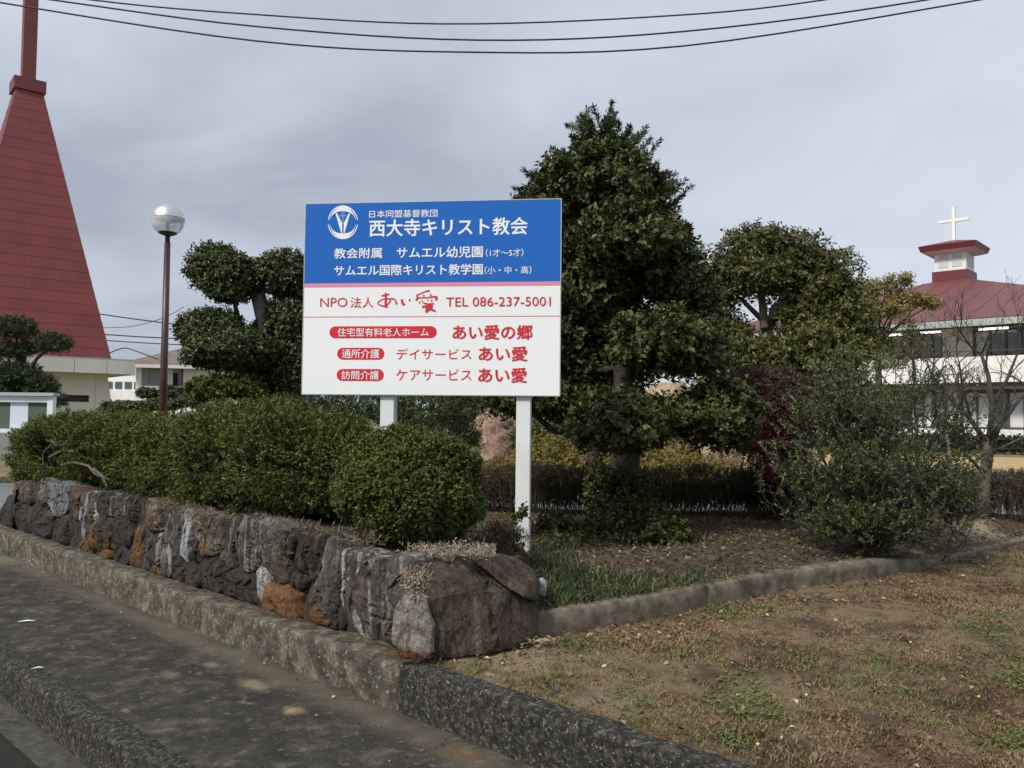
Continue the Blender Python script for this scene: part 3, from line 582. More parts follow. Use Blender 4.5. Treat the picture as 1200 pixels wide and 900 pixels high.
def rock(name, pts, mat, parent=None, disp=0.02, sub=3, fs_=3.0, loc=None, bev=0.0, seed=0.0, ch=0.0):
    bm = bmesh.new()
    for p in pts: bm.verts.new(p)
    r_ = bmesh.ops.convex_hull(bm, input=bm.verts)
    bmesh.ops.delete(bm, geom=[g for g in r_['geom_interior'] if isinstance(g, bmesh.types.BMVert)] , context='VERTS')
    bmesh.ops.triangulate(bm, faces=bm.faces[:])
    if bev: bmesh.ops.bevel(bm, geom=bm.edges[:], offset=bev, segments=2, affect='EDGES', profile=0.6)
    bmesh.ops.triangulate(bm, faces=bm.faces[:])
    for _ in range(sub): bmesh.ops.subdivide_edges(bm, edges=[e for e in bm.edges if e.calc_length() > 0.035*max(1, disp/0.02)], cuts=1, use_grid_fill=True); bmesh.ops.triangulate(bm, faces=[f for f in bm.faces if len(f.verts) > 3])
    bm.normal_update()
    for v in bm.verts:
        q = v.co + Vector((seed, seed*0.7, 0)); d = disp*(fbm(q, fs_, 5) + 0.5*abs(mnoise.noise(q*fs_*2.3))) - ch*(abs(mnoise.noise(Vector((q.x*2.2, q.y*2.2, q.z*1.3+seed)))) < 0.035)
        v.co += v.normal*d
    V = [v.co.copy() for v in bm.verts]; Fc = [tuple(v.index for v in f.verts) for f in bm.faces]; bm.verts.index_update()
    Fc = [tuple(v.index for v in f.verts) for f in bm.faces]; bm.free()
    if parent is not None: return mesh(name, V, Fc, mat, parent, False)
    return top_mesh(name, V, Fc, mat, loc if loc is not None else V[0], smooth=True)

# corner boulder: pixel outline set down at its own depths
cb = [P(470, 776, 4.10), P(520, 773, 4.12), P(575, 764, 4.2), P(624, 752, 4.42), P(632, 740, 4.52),
      P(478, 690, 4.18), P(492, 664, 4.30), P(530, 655, 4.42), P(585, 655, 4.6), P(608, 660, 4.62), P(633, 690, 4.6), P(636, 712, 4.56),
      P(512, 700, 4.12), P(600, 690, 4.40), P(560, 690, 4.24), P(470, 730, 4.08)]
cb += [p + Vector((-0.15, 0.5, -0.02)) for p in (cb[6], cb[7], cb[8], cb[9])] + [p + Vector((-0.1, 0.45, 0)) for p in (cb[0], cb[3], cb[4])]
boulder = thing('corner_boulder', 'large dark brown cracked boulder at the corner of the stone wall beside the right signpost', 'boulder', G(550, 768, LZ))
rock('main_block', [p if p.z < 0.85 else Vector((p.x, p.y, p.z)) for p in cb], ST_M['boulder'], boulder, 0.034, 5, 4.0, bev=0.02, seed=1.0, ch=0.02)
# upper right slab split off by the crack
cs_ = [P(556, 662, 4.36), P(582, 656, 4.45), P(604, 657, 4.54), P(626, 674, 4.54), P(630, 706, 4.46), P(612, 702, 4.31), P(585, 686, 4.26), P(566, 668, 4.27)]
cs_ = [p+Vector((0.005, 0.075, -0.004)) for p in cs_]
rock('cracked_slab', cs_+[p+Vector((-0.02, 0.12, 0)) for p in cs_], ST_M['boulder'], boulder, 0.016, 4, 5.0, bev=0.012, seed=4.0)
cp = [P(458, 752, 4.07), P(487, 776, 4.01), P(505, 766, 4.02), P(508, 735, 4.05), P(500, 700, 4.08), P(478, 690, 4.14), P(464, 712, 4.12)]
rock('lichen_face', cp+[p+Vector((0.0, 0.12, 0)) for p in cp], ST_M['pale_face'], boulder, 0.018, 4, 6.0, bev=0.012, seed=7.0)
ps = [P(632, 680, 4.75), P(641, 684, 4.75), P(639, 700, 4.75), P(631, 698, 4.75)]
rock('pale_rock', ps+[p+Vector((0.0, 0.08, 0)) for p in ps]+[P(636, 676, 4.8)], ST_M['white'], None, 0.006, 3, 9.0, loc=P(636, 704, 4.75), bev=0.008)
tag(bpy.data.objects['pale_rock'], 'small pale rock wedged behind the dark corner boulder in the grass', 'rock')

# ------------------------------------------------------------ foliage machinery
def norm(a): return a/np.maximum(np.linalg.norm(a, axis=-1, keepdims=True), 1e-9)
def leaves(C, D, Nn, Ln, Wd, fold=0.25):
    """diamond leaves folded on the midrib: centre base C, axis D, normal Nn"""
    n = len(C); D = norm(D); S = norm(np.cross(D, Nn)); U = np.cross(S, D)
    Ln = np.broadcast_to(Ln, (n,))[:, None]; Wd = np.broadcast_to(Wd, (n,))[:, None]
    V = np.empty((n, 4, 3)); V[:, 0] = C; V[:, 2] = C+D*Ln
    V[:, 1] = C+D*Ln*0.5+S*Wd*0.5+U*Wd*fold; V[:, 3] = C+D*Ln*0.5-S*Wd*0.5+U*Wd*fold
    b = np.arange(n)[:, None]*4
    T = np.concatenate([b+[0, 1, 2], b+[0, 2, 3]], 1).reshape(-1, 3)
    return V.reshape(-1, 3), T
def sph(n):
    v = rng.normal(size=(n, 3)); return norm(v)
def lump(d, seed, k=3.0, amp=0.22):
    r_ = np.random.default_rng(seed); out = np.zeros(len(d))
    for i in range(7):
        kv = r_.normal(size=3)*k*(1+0.35*i); out += np.sin(d@kv+r_.uniform(0, 6.28))/(1+0.45*i)
    return 1+amp*out/2.2
def pad_twigs(pads, n, rmin=0.6, flat=0.55, amp=0.2, seed=1, reject=0.8, k=3.2):
    """twig roots over the surface (and a little inside) of lumpy pads; returns positions and outward directions"""
    PP, DDs = [], []; wts = np.array([(p[1]*p[2]+p[1]*p[3]+p[2]*p[3]) for p in pads]); wts = wts/wts.sum()
    cen = [np.array(p[0]) for p in pads]; rad = [np.array(p[1:4]) for p in pads]
    for i in range(len(pads)):
        m_ = int(n*wts[i]*1.25)+4; d = sph(m_); rr = 1-(1-rmin)*rng.random(m_)**1.6
        L_ = lump(d, seed*100+i, k, amp); q = d*rr[:, None]*L_[:, None]
        q[:, 2] = np.where(q[:, 2] < 0, q[:, 2]*flat, q[:, 2]); p = cen[i]+q*rad[i]
        keep = np.ones(m_, bool)
        for j in range(len(pads)):
            if j != i: keep &= np.linalg.norm((p-cen[j])/rad[j], axis=1) > reject
        PP.append(p[keep]); DDs.append(norm(d/rad[i])[keep])
    return np.concatenate(PP), np.concatenate(DDs)
def twigleaf(Pp, Dd, per, tl, ln, wd, up=0.35, spread=0.9, jit=0.5, outw=1.0, bright_top=True, droop=0.0, rshift=0.0, lvar=0.35):
    """per leaves strung along a short twig at every root"""
    n = len(Pp); ax = norm(Dd*outw+np.array([0, 0, up])+rng.normal(size=(n, 3))*jit)
    tlen = tl*(0.6+0.8*rng.random(n)); tw = rng.random(n)
    Cs, Ds, Ns, Rs = [], [], [], []
    for k in range(per):
        f = (k+rng.random(n)*0.6)/per; c = Pp+ax*(tlen*(f-0.3))[:, None]; c[:, 2] -= droop*tlen*f*f
        rd = sph(n); side = norm(rd-ax*(rd*ax).sum(1)[:, None]); d = norm(ax*(1-spread*0.6)+side*spread)
        nn_ = norm(ax*0.6+Dd*0.5+np.array([0, 0, 0.5])+rng.normal(size=(n, 3))*0.45)
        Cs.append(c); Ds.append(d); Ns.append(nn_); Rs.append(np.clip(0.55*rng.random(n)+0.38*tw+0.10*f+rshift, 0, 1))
    C = np.concatenate(Cs); D = np.concatenate(Ds); Nn = np.concatenate(Ns); R_ = np.concatenate(Rs); m_ = len(C)
    R_ = np.where(rng.random(m_) < 0.004, 1.0, R_*0.97)
    s = 1+lvar*(rng.random(m_)-0.5)*2
    V, T = leaves(C, D, Nn, ln*s, wd*s); return V, T, np.repeat(R_, 2)
def crown(name, pads, n, per, tl, ln, wd, mat, parent, seed=1, kind=None, loc=None, rmin=0.6, flat=0.55, amp=0.2, reject=0.8, k=3.2, label=None, **kw):
    Pp, Dd = pad_twigs(pads, n, rmin, flat, amp, seed, reject, k)
    V, T, R_ = twigleaf(Pp, Dd, per, tl, ln, wd, **kw)
    return fast_mesh(name, V, T, R_, mat, parent, kind, loc, label)
def pxpad(x, y, rx, ry, Y, depth=None):
    k = Y/F; c = P(x, y, Y); return (tuple(c), rx*k, (depth if depth else rx*k*0.9), ry*k)
def limb(a, b, r0, r1, wob=0.08, n=7, seg=7):
    a, b = Vector(a), Vector(b); L_ = (b-a).length; pts = []; o1 = Vector(rng.normal(size=3))*wob*L_
    for i in range(n):
        t = i/(n-1); pts.append(a.lerp(b, t)+o1*math.sin(t*math.pi)+Vector(rng.normal(size=3))*L_*0.012*(0 < i < n-1))
    return tube(pts, [r0+(r1-r0)*i/(n-1) for i in range(n)], seg)
def twigs_to(c, n, rx, ry, rz, r0):
    out = []
    for _ in range(n):
        d = sph(1)[0]; d[2] = abs(d[2])*0.8-0.2; e = Vector(c)+Vector((d[0]*rx*0.85, d[1]*ry*0.85, d[2]*rz*0.8)); out.append(limb(c, e, r0, r0*0.3, 0.06, 4, 4))
    return out

# ------------------------------------------------------------ clipped hedge over the wall
hroot = thing('hedge', 'long clipped evergreen hedge growing along the top of the stone wall', 'hedge', ST(7, 3.3, 0.9))
def on_d(x, Yt, t):                      # s where picture column x meets distance t
    d = ray(x, Yt); return Vector((d.x, d.y, 0)).normalized()
n = 26500; s = rng.uniform(4.36, 10.75, n); th = rng.uniform(-0.48*math.pi, 1.12*math.pi, n)
hs = np.interp(s, [4.3, 4.6, 5.2, 6.5, 8, 9.5, 10.6, 11.4, 11.9], [0.16, 0.29, 0.345, 0.345, 0.335, 0.325, 0.30, 0.22, 0.10])
zc_ = np.interp(s, [4.3, 4.6, 5.2, 7.5, 9, 10.5, 12], [1.24, 1.28, 1.31, 1.245, 1.22, 1.14, 1.04])
tc_ = 3.22+0.04*np.sin(s*2); wt = np.interp(s, [4.35, 4.8, 6, 10.2, 10.8], [0.16, 0.42, 0.50, 0.45, 0.15])
_q = np.stack([s*1.0, np.cos(th)*0.45, np.sin(th)*0.45], 1); lp = 1+0.0*s
for _k, _a in ((2.3, .075), (5.1, .07), (11.0, .055), (21.0, .04)):
    _r = np.random.default_rng(int(_k*10))
    for _j in range(3): _v = _r.normal(size=3); _v /= np.linalg.norm(_v); lp = lp+_a*np.sin((_q@_v)*_k*1.7+_r.uniform(0, 6.28)+1.1*np.sin(_q@_r.normal(size=3)*_k*0.6))/1.4
rr = (1-0.38*rng.random(n)**1.7)*lp
ct, st_ = np.cos(th), np.sin(th); ex = 0.72
cc = np.sign(ct)*np.abs(ct)**ex; sc = np.sign(st_)*np.abs(st_)**ex
tt = tc_-cc*wt*rr; zz = zc_+sc*hs*rr*np.where(sc < 0, 1.05, 1)
# hollow with bare branches near the far end
_lowcut = rng.random(len(s)) < np.clip((-sc-0.15)*1.5, 0, 0.93)*(0.6+0.4*np.sin(s*5.3+np.sin(s*2.1)*2))
hole = _lowcut | (((s-8.9)/0.50)**2+((zz-1.25)/0.20)**2 < 1)
keep = ~(hole & ((tt < 3.2) | _lowcut) & (rng.random(n) < 0.93)); s, tt, zz, cc, sc = s[keep], tt[keep], zz[keep], cc[keep], sc[keep]
Dv = np.array(DD); Nv = np.array(NN)
Pp = s[:, None]*Dv+tt[:, None]*Nv; Pp[:, 2] = zz
Dn = norm(-cc[:, None]*Nv*0.9+np.array([0, 0, 1.0])*sc[:, None]+1e-6)
V, T, R_ = twigleaf(Pp, Dn, 10, 0.066, 0.0195, 0.0122, up=0.5, jit=0.45, spread=0.75)
fast_mesh('foliage', V, T, R_, M['leaf_hedge'], hroot, 'stuff')
# dense inner leaves, colour darkened to stand for shade inside the hedge
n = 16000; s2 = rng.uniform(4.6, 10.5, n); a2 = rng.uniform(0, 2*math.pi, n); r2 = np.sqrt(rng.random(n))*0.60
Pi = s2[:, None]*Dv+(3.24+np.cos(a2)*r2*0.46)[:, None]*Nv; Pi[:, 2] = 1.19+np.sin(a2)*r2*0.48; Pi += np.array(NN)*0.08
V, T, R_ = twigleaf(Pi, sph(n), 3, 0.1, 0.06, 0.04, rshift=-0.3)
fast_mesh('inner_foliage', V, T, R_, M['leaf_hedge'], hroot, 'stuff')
br = []
for k in range(260):
    s0 = rng.uniform(4.8, 10.3); b0 = ST(s0, 3.1+rng.uniform(-0.1, 0.15), 0.90); 
    e0 = ST(s0+rng.uniform(-0.35, 0.35), 3.15+rng.uniform(-0.3, 0.2), rng.uniform(1.15, 1.4)); br.append(limb(b0, e0, 0.012, 0.006, 0.1, 6, 5))
v, f = join(*br); mesh('stems', v, f, M['bark_dark'], hroot, True, 'stuff')
pale = []
for pp in ([(72, 545), (88, 542), (104, 546), (112, 556), (128, 562)], [(60, 516), (66, 522), (80, 520)], [(52, 530), (62, 520), (70, 510), (82, 505)], [(110, 550), (120, 558), (126, 571)], [(58, 536), (75, 527), (84, 530)]):
    pts = []
    for (x, y) in pp:
        d = ray(x, y); k = 2.74/d.dot(NN); pts.append(Vector((0, 0, EYE))+d*k)
    pale.append(tube(pts, [0.016-0.002*i for i in range(len(pts))], 6))
v, f = join(*pale); mesh('bare_branch', v, f, M['bark'], hroot, True, label='pale bare branches showing through the gap in the hedge')

# ------------------------------------------------------------ round bush
c = P(479, 572, 4.92); rb = 83*4.92/F
bush = thing('round_bush', 'dense round clipped evergreen bush on the wall in front of the left signpost', 'bush', (c.x, c.y, c.z-rb*0.85))
crown('foliage', [(tuple(c), rb*1.0, rb*0.98, rb*0.79)], 12500, 9, 0.048, 0.0185, 0.0118, M['leaf_bush'], bush, 3, 'stuff', rmin=0.72, flat=0.98, amp=0.11, k=5, up=0.3, jit=0.45, spread=0.75)
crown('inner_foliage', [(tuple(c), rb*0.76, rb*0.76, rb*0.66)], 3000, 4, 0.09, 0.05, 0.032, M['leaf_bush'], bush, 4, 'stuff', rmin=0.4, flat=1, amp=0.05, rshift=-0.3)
br = [limb((c.x+rng.uniform(-.1, .1), c.y+rng.uniform(-.1, .1), 0.78), (c.x+rng.uniform(-.25, .25), c.y+rng.uniform(-.25, .2), c.z), 0.014, 0.006) for _ in range(14)]
v, f = join(*br); mesh('stems', v, f, M['bark_dark'], bush, True, 'stuff')

# ------------------------------------------------------------ main tree right of the sign
tr = Vector((P(728, 600, 8.1).x, 8.1, 0.6))
t2 = thing('layered_tree', 'tall dark evergreen tree with layered glossy foliage directly behind the sign on its right', 'tree', tr)
Yt = 8.0
tp = [tr+Vector((0, 0, -0.1)), P(730, 560, 8.05), P(738, 500, 8.0), P(730, 430, 8.0), P(712, 350, 8.0), P(705, 270, 8.0), P(706, 190, 8.0), P(705, 138, 8.0)]
v, f = tube(tp, [0.19, 0.155, 0.14, 0.12, 0.10, 0.06, 0.028, 0.006], 12)
bmv = [p + (Vector((fbm(p, 6, 3), fbm(p+Vector((5, 0, 0)), 6, 3), 0))*0.03) for p in v]
mesh('trunk', bmv, f, M['bark_dark'], t2, True)
v, f = tube([P(708, 610, 8.0)+Vector((0, 0, 0)), P(703, 560, 7.95), P(690, 510, 7.95), P(676, 470, 8.0)], [0.10, 0.075, 0.06, 0.04], 10); mesh('branch', v, f, M['bark_dark'], t2, True)
padl = [  # px, py, rx, ry, Y, depth
 (682, 216, 44, 32, 8.0, .45), (650, 246, 40, 28, 8.1, .45), (732, 228, 38, 32, 7.9, .45), (700, 190, 26, 22, 8.0, .28),
 (742, 284, 60, 30, 7.7, .55), (786, 326, 42, 26, 7.9, .45), (670, 300, 60, 62, 8.3, .5), (694, 365, 66, 50, 8.4, .45),
 (778, 402, 60, 32, 7.4, .5), (815, 350, 20, 26, 8.1, .3), (640, 420, 60, 46, 8.3, .45), (700, 438, 48, 34, 8.4, .35), (808, 412, 38, 24, 7.7, .4),
 (731, 498, 52, 34, 7.1, .45), (838, 489, 46, 34, 7.4, .42), (612, 466, 52, 20, 8.1, .4), (672, 470, 40, 26, 8.2, .35), (700, 330, 40, 40, 7.9, .3)]
limbs = []
cen = tp
lens_ = [22, 10, 11, 8, 16, 8, 15, 18, 15, 3, 13, 11, 7, 12, 11, 6, 5, 6]
for i, (x, y, rx, ry, Y, dp) in enumerate(padl):
    pd = pxpad(x, y, rx, ry, Y, dp)
    o = crown('foliage_tier', [pd], lens_[i]*92, 7, 0.13, 0.056, 0.032, M['leaf_tree'], t2, 20+i, rmin=0.5, flat=0.8, amp=0.36, k=4.2, up=0.25, jit=0.4, outw=0.9, spread=0.9)
    pc = Vector(pd[0]); best = min(tp[2:], key=lambda q: (q-pc).length + (0.6 if q.z > pc.z else 0))
    if i in (4, 5, 8, 11, 13, 14, 15, 10, 12): limbs.append(limb(best, pc, 0.045, 0.018, 0.12))
    limbs += twigs_to(pc, 7, pd[1], pd[2], pd[3], 0.010)
v, f = join(*limbs); mesh('limbs', v, f, M['bark_dark'], t2, True, 'stuff')
# conifer sprays round the top and right
tips = [(678, 118), (671, 138), (706, 116), (722, 128), (735, 150), (748, 146), (760, 160), (765, 185), (748, 172), (664, 168), (690, 150), (645, 188), (788, 200), (795, 215), (783, 235), (770, 210), (628, 195), (790, 250), (800, 262), (810, 285), (820, 295), (713, 150), (740, 155), (680, 135), (660, 165), (782, 190), (776, 182), (610, 225), (615, 210), (806, 275)]
Cs, Ds, Ns, Rs = [], [], [], []
for (x, y) in tips:
    for q in range(5):
        Y = 8.0+rng.uniform(-0.45, 0.35); e = P(x+rng.uniform(-16, 16), y+8+rng.uniform(-6, 24), Y); b0 = P(702+(x-702)*0.55+rng.uniform(-10, 10), y+34+rng.uniform(0, 26), 8.0)
        ax = (e-b0); n_ = 100
        for k in range(n_):
            f_ = 0.35+0.65*(k/n_); base = b0.lerp(e, f_); sd = Vector(rng.normal(size=3)); sd.y *= 0.5; sd = (sd.normalized()*0.8+ax.normalized()*0.9).normalized()
            Lb = 0.10*(1.12-f_)+0.010
            for m2 in range(2):
                c2 = base+sd*Lb*(m2*0.5); Cs.append(c2); Ds.append(sd); Ns.append(Vector(rng.normal(size=3))); Rs.append(rng.random()*0.8+0.1)
V, T = leaves(np.array(Cs), np.array(Ds), np.array(Ns), 0.042, 0.010); fast_mesh('conifer_spray', V, T, np.repeat(np.array(Rs), 2), M['leaf_conifer'], t2, 'stuff')

# ------------------------------------------------------------ cloud pruned tree left of the sign
b0 = P(300, 500, 10.0); t1 = thing('cloud_pruned_tree', 'cloud pruned evergreen tree standing behind the left edge of the sign', 'tree', (b0.x, 10.0, 0.5))
tp1 = [Vector((b0.x, 10, 0.45)), P(296, 455, 10), P(300, 425, 10), P(312, 385, 10), P(303, 348, 10), P(298, 335, 10)]
v, f = tube(tp1, [0.13, 0.12, 0.11, 0.10, 0.09, 0.06], 10); mesh('trunk', v, f, M['bark_pale'], t1, True)
limbs = []
for (a, b, r0) in (((300, 425), (272, 345), .06), ((308, 395), (250, 390), .05), ((298, 430), (262, 428), .05), ((305, 400), (345, 370), .05), ((300, 430), (340, 440), .05), ((303, 350), (330, 330), .05), ((300, 345), (268, 320), .05)):
    limbs.append(limb(P(*a, 10), P(*b, 9.9), r0, 0.02, 0.1)); limbs += twigs_to(P(*b, 9.9), 6, 0.3, 0.3, 0.2, 0.012)
v, f = join(*limbs); mesh('limbs', v, f, M['bark_pale'], t1, True, 'stuff')
for i, (x, y, rx, ry, Y, nn) in enumerate([(253, 318, 31, 30, 9.9, 900), (268, 330, 30, 30, 9.8, 850), (332, 322, 32, 26, 9.9, 800), (300, 318, 18, 12, 10.1, 200), (247, 388, 38, 24, 9.8, 900), 
        (270, 413, 54, 25, 9.6, 1350), (345, 375, 30, 36, 10.0, 900), (345, 435, 30, 36, 9.9, 900), (318, 405, 34, 30, 10.2, 800), (318, 450, 30, 24, 10.2, 600), (395, 400, 50, 60, 10.1, 900),]):
    crown('foliage_pad', [pxpad(x, y, rx, ry, Y)], nn, 9, 0.09, 0.042, 0.022, M['leaf_niwaki'], t1, 50+i, rmin=0.7, flat=0.75, amp=0.13, k=4, up=0.55, jit=0.45)
c = P(250, 458, 9.4)
sb = thing('low_shrub', 'low spreading green shrub at the foot of the cloud pruned tree', 'shrub', (c.x, 9.4, 0.9))
crown('foliage', [pxpad(250, 459, 28, 15, 9.4), pxpad(278, 456, 30, 14, 9.5)], 1500, 9, 0.08, 0.038, 0.02, M['leaf_hedge'], sb, 71, 'stuff', rmin=0.6)
br = [limb((c.x+rng.uniform(-.3, .3), 9.4, 0.55), (c.x+rng.uniform(-.35, .35), 9.4, 1.7), 0.02, 0.008) for _ in range(8)]
v, f = join(*br); mesh('stems', v, f, M['bark_dark'], sb, True, 'stuff')

# ------------------------------------------------------------ pruned pine at the left edge
b0 = P(28, 480, 14.5); pine = thing('pruned_pine', 'dark pruned pine in flat rounded pads before the church wall', 'tree', (b0.x, 14.5, 0.42))
v, f = tube([Vector((b0.x, 14.5, 0.35)), P(26, 500, 14.5), P(30, 455, 14.5), P(24, 425, 14.5), P(30, 400, 14.5)], [0.13, 0.12, 0.10, 0.09, 0.05], 8); mesh('trunk', v, f, M['bark_dark'], pine, True)
limbs = [limb(P(28, 450, 14.5), P(*q, 14.4), 0.05, 0.02, 0.1) for q in ((60, 407), (58, 460), (8, 430), (10, 470), (72, 472), (30, 395), (20, 395))]
v, f = join(*limbs); mesh('limbs', v, f, M['bark_dark'], pine, True, 'stuff')
for i, (x, y, rx, ry) in enumerate([(18, 386, 23, 12), (62, 403, 20, 10), (2, 412, 22, 10), (34, 408, 10, 8), (20, 440, 26, 14), (46, 452, 20, 11), (4, 462, 20, 12), (58, 470, 18, 9), (30, 470, 16, 10), (-30, 440, 22, 34)]):
    crown('needle_pad', [pxpad(x, y, rx, ry, 14.4)], int(rx*ry*1.1)+60, 12, 0.10, 0.055, 0.012, M['leaf_pine'], pine, 80+i, rmin=0.55, flat=0.8, amp=0.08, up=0.9, spread=0.6)

# small topiary trees far behind the hedge
for i, (x, y, rx, ry, lb) in enumerate([(173, 461, 11, 5, 'small umbrella shaped topiary in front of the white house, left of the lamp post'), (203, 460, 15, 7, 'small rounded topiary in front of the white house, just right of the lamp post')]):
    c = P(x, y, 20); r_ = thing('topiary_tree', lb, 'tree', (c.x, 20, 0.42), 'small topiary trees by the white house')
    v, f = tube([(c.x, 20, 0.4), (c.x+0.03, 20, 1.2), (c.x, 20, c.z)], [0.05, 0.045, 0.03], 6); mesh('trunk', v, f, M['bark_dark'], r_, True)
    crown('foliage_pad', [pxpad(x-rx*0.4, y, rx*0.65, ry, 20), pxpad(x+rx*0.45, y+1, rx*0.6, ry*0.9, 20)], 500, 6, 0.07, 0.05, 0.03, M['leaf_pine'], r_, 95+i, flat=0.8)
c = P(230, 466, 18); r_ = thing('dark_shrub', 'dark rounded shrub between the lamp post and the cloud pruned tree', 'shrub', (c.x, 18, 0.42))
crown('foliage', [pxpad(226, 470, 16, 6, 18), pxpad(150, 478, 30, 6, 18), pxpad(190, 474, 22, 5, 18)], 1200, 7, 0.08, 0.05, 0.03, M['leaf_niwaki'], r_, 97, 'stuff', flat=1.0)

# ------------------------------------------------------------ pine bush behind the sign, low dark planting
c = P(505, 485, 9.6); r_ = thing('pine_bush', 'low dark green pine bush showing beneath the sign board', 'bush', (c.x, 9.6, 0.6))
crown('foliage', [pxpad(500, 480, 52, 26, 9.6), pxpad(455, 484, 30, 26, 9.9), pxpad(405, 482, 55, 22, 9.9), pxpad(350, 480, 45, 18, 9.9), pxpad(545, 470, 22, 14, 9.8), pxpad(505, 515, 60, 36, 9.9)], 2300, 10, 0.12, 0.075, 0.010, M['leaf_pine'], r_, 99, 'stuff', rmin=0.5, up=0.9, spread=0.6, rshift=0.25)

# ------------------------------------------------------------ loose tree right
b0 = P(903, 420, 13.5); t3 = thing('forked_tree', 'bushy green tree with a pale forked trunk left of the red roofed building', 'tree', (b0.x, 13.5, 0.42))
f0 = [Vector((b0.x+0.1, 13.5, 0.4)), P(912, 480, 13.5), P(902, 410, 13.5), P(896, 385, 13.5)]
limbs = [tube(f0, [0.17, 0.15, 0.13, 0.11], 9)]
v, f = join(*limbs); mesh('trunk', v, f, M['bark_pale'], t3, True)
limbs = []
for pts, r0 in (([(896, 385), (893, 350), (890, 320), (880, 295)], .075), ([(899, 392), (908, 360), (930, 350), (940, 325), (945, 300)], .08), ([(893, 375), (868, 350), (845, 343)], .05), ([(908, 360), (950, 368), (985, 360)], .05), ([(893, 350), (905, 325), (912, 295)], .045), ([(930, 350), (960, 320), (975, 300)], .04), ([(890, 320), (860, 305)], .035), ([(902, 410), (940, 400), (975, 420)], .05), ([(902, 405), (875, 395), (850, 400)], .045)):
    limbs.append(tube([P(x, y, 13.5+0.25*math.sin(x)) for x, y in pts], [r0*(1-0.6*i/(len(pts)-1)) for i in range(len(pts))], 7))
    limbs += twigs_to(P(*pts[-1], 13.4), 9, 0.55, 0.55, 0.4, 0.014)
v, f = join(*limbs); mesh('limbs', v, f, M['bark_pale'], t3, True, 'stuff')
for i, (x, y, rx, ry, Y, nn) in enumerate([(885, 290, 34, 26, 13.4, 750), (925, 298, 40, 26, 13.6, 850), (858, 318, 26, 24, 13.5, 420), (962, 325, 38, 32, 13.4, 950), (985, 362, 30, 36, 13.3, 850), (945, 372, 30, 32, 13.2, 750), (958, 415, 52, 38, 13.1, 1700), (850, 350, 18, 14, 13.5, 160),
        (900, 425, 52, 28, 13.2, 1300), (858, 412, 34, 26, 13.3, 700), (925, 345, 26, 18, 13.7, 240), (880, 330, 22, 18, 13.8, 170), (890, 316, 30, 17, 13.1, 380), (842, 372, 20, 14, 13.4, 160), (1000, 400, 22, 26, 13.2, 420), (870, 445, 60, 30, 13.4, 1100), (965, 460, 60, 30, 13.2, 1300), (860, 386, 22, 10, 13.4, 150)]):
    crown('foliage_cluster', [pxpad(x, y, rx*1.04, ry*1.04, Y)], int(nn*0.8), 7, 0.19, 0.070, 0.034, M['leaf_loose'], t3, 110+i, rmin=0.3, flat=0.95, amp=0.34, up=0.2, jit=0.6, droop=0.3)

# ------------------------------------------------------------ yellowing conifer in front of the building
b0 = P(1035, 500, 17); t4 = thing('yellow_tree', 'thin yellowing tree with golden tufts in front of the red roof', 'tree', (b0.x, 17, 0.42))
limbs = [tube([Vector((b0.x, 17, 0.4)), P(1030, 450, 17), P(1028, 400, 17), P(1022, 360, 17)], [0.09, 0.07, 0.05, 0.02], 7)]
v, f = join(*limbs); mesh('trunk', v, f, M['twig_grey'], t4, True)
limbs = []; pads4 = [(1062, 328, 7, 7, 70), (1042, 333, 9, 9, 90), (1020, 340, 12, 12, 130), (1055, 348, 14, 9, 130), (1080, 352, 16, 7, 120), (1018, 365, 18, 16, 260), (1045, 362, 20, 9, 180), (1000, 350, 8, 14, 90), (1012, 392, 14, 20, 220), (1092, 356, 12, 5, 80), (1035, 400, 12, 16, 110)]
for i, (x, y, rx, ry, nn) in enumerate(pads4):
    limbs.append(limb(P(1028, 395+10*rng.random(), 17), P(x, y, 17), 0.025, 0.01, 0.08))
    crown('foliage_tuft', [pxpad(x, y, rx, ry, 17)], int(nn*1.15), 7, 0.12, 0.05, 0.03, M['leaf_yellow'] if y < 385 else M['leaf_loose'], t4, 140+i, rmin=0.2, flat=0.9, amp=0.15, rshift=-0.1)
v, f = join(*limbs); mesh('limbs', v, f, M['twig_grey'], t4, True, 'stuff')
b0 = P(1075, 500, 15.5); r_ = thing('green_sapling', 'slender light green sapling in front of the upstairs windows', 'tree', (b0.x, 15.5, 0.42))
v, f = tube([Vector((b0.x, 15.5, 0.4)), P(1072, 440, 15.5), P(1066, 385, 15.5)], [0.04, 0.03, 0.012], 6); mesh('trunk', v, f, M['twig_grey'], r_, True)
crown('foliage', [pxpad(1066, 395, 14, 20, 15.5), pxpad(1074, 412, 16, 14, 15.5), pxpad(1060, 378, 8, 10, 15.5), pxpad(1045, 425, 20, 16, 15.5)], 300, 7, 0.16, 0.07, 0.02, M['leaf_loose'], r_, 160, rmin=0.2, up=0.8, rshift=0.15)

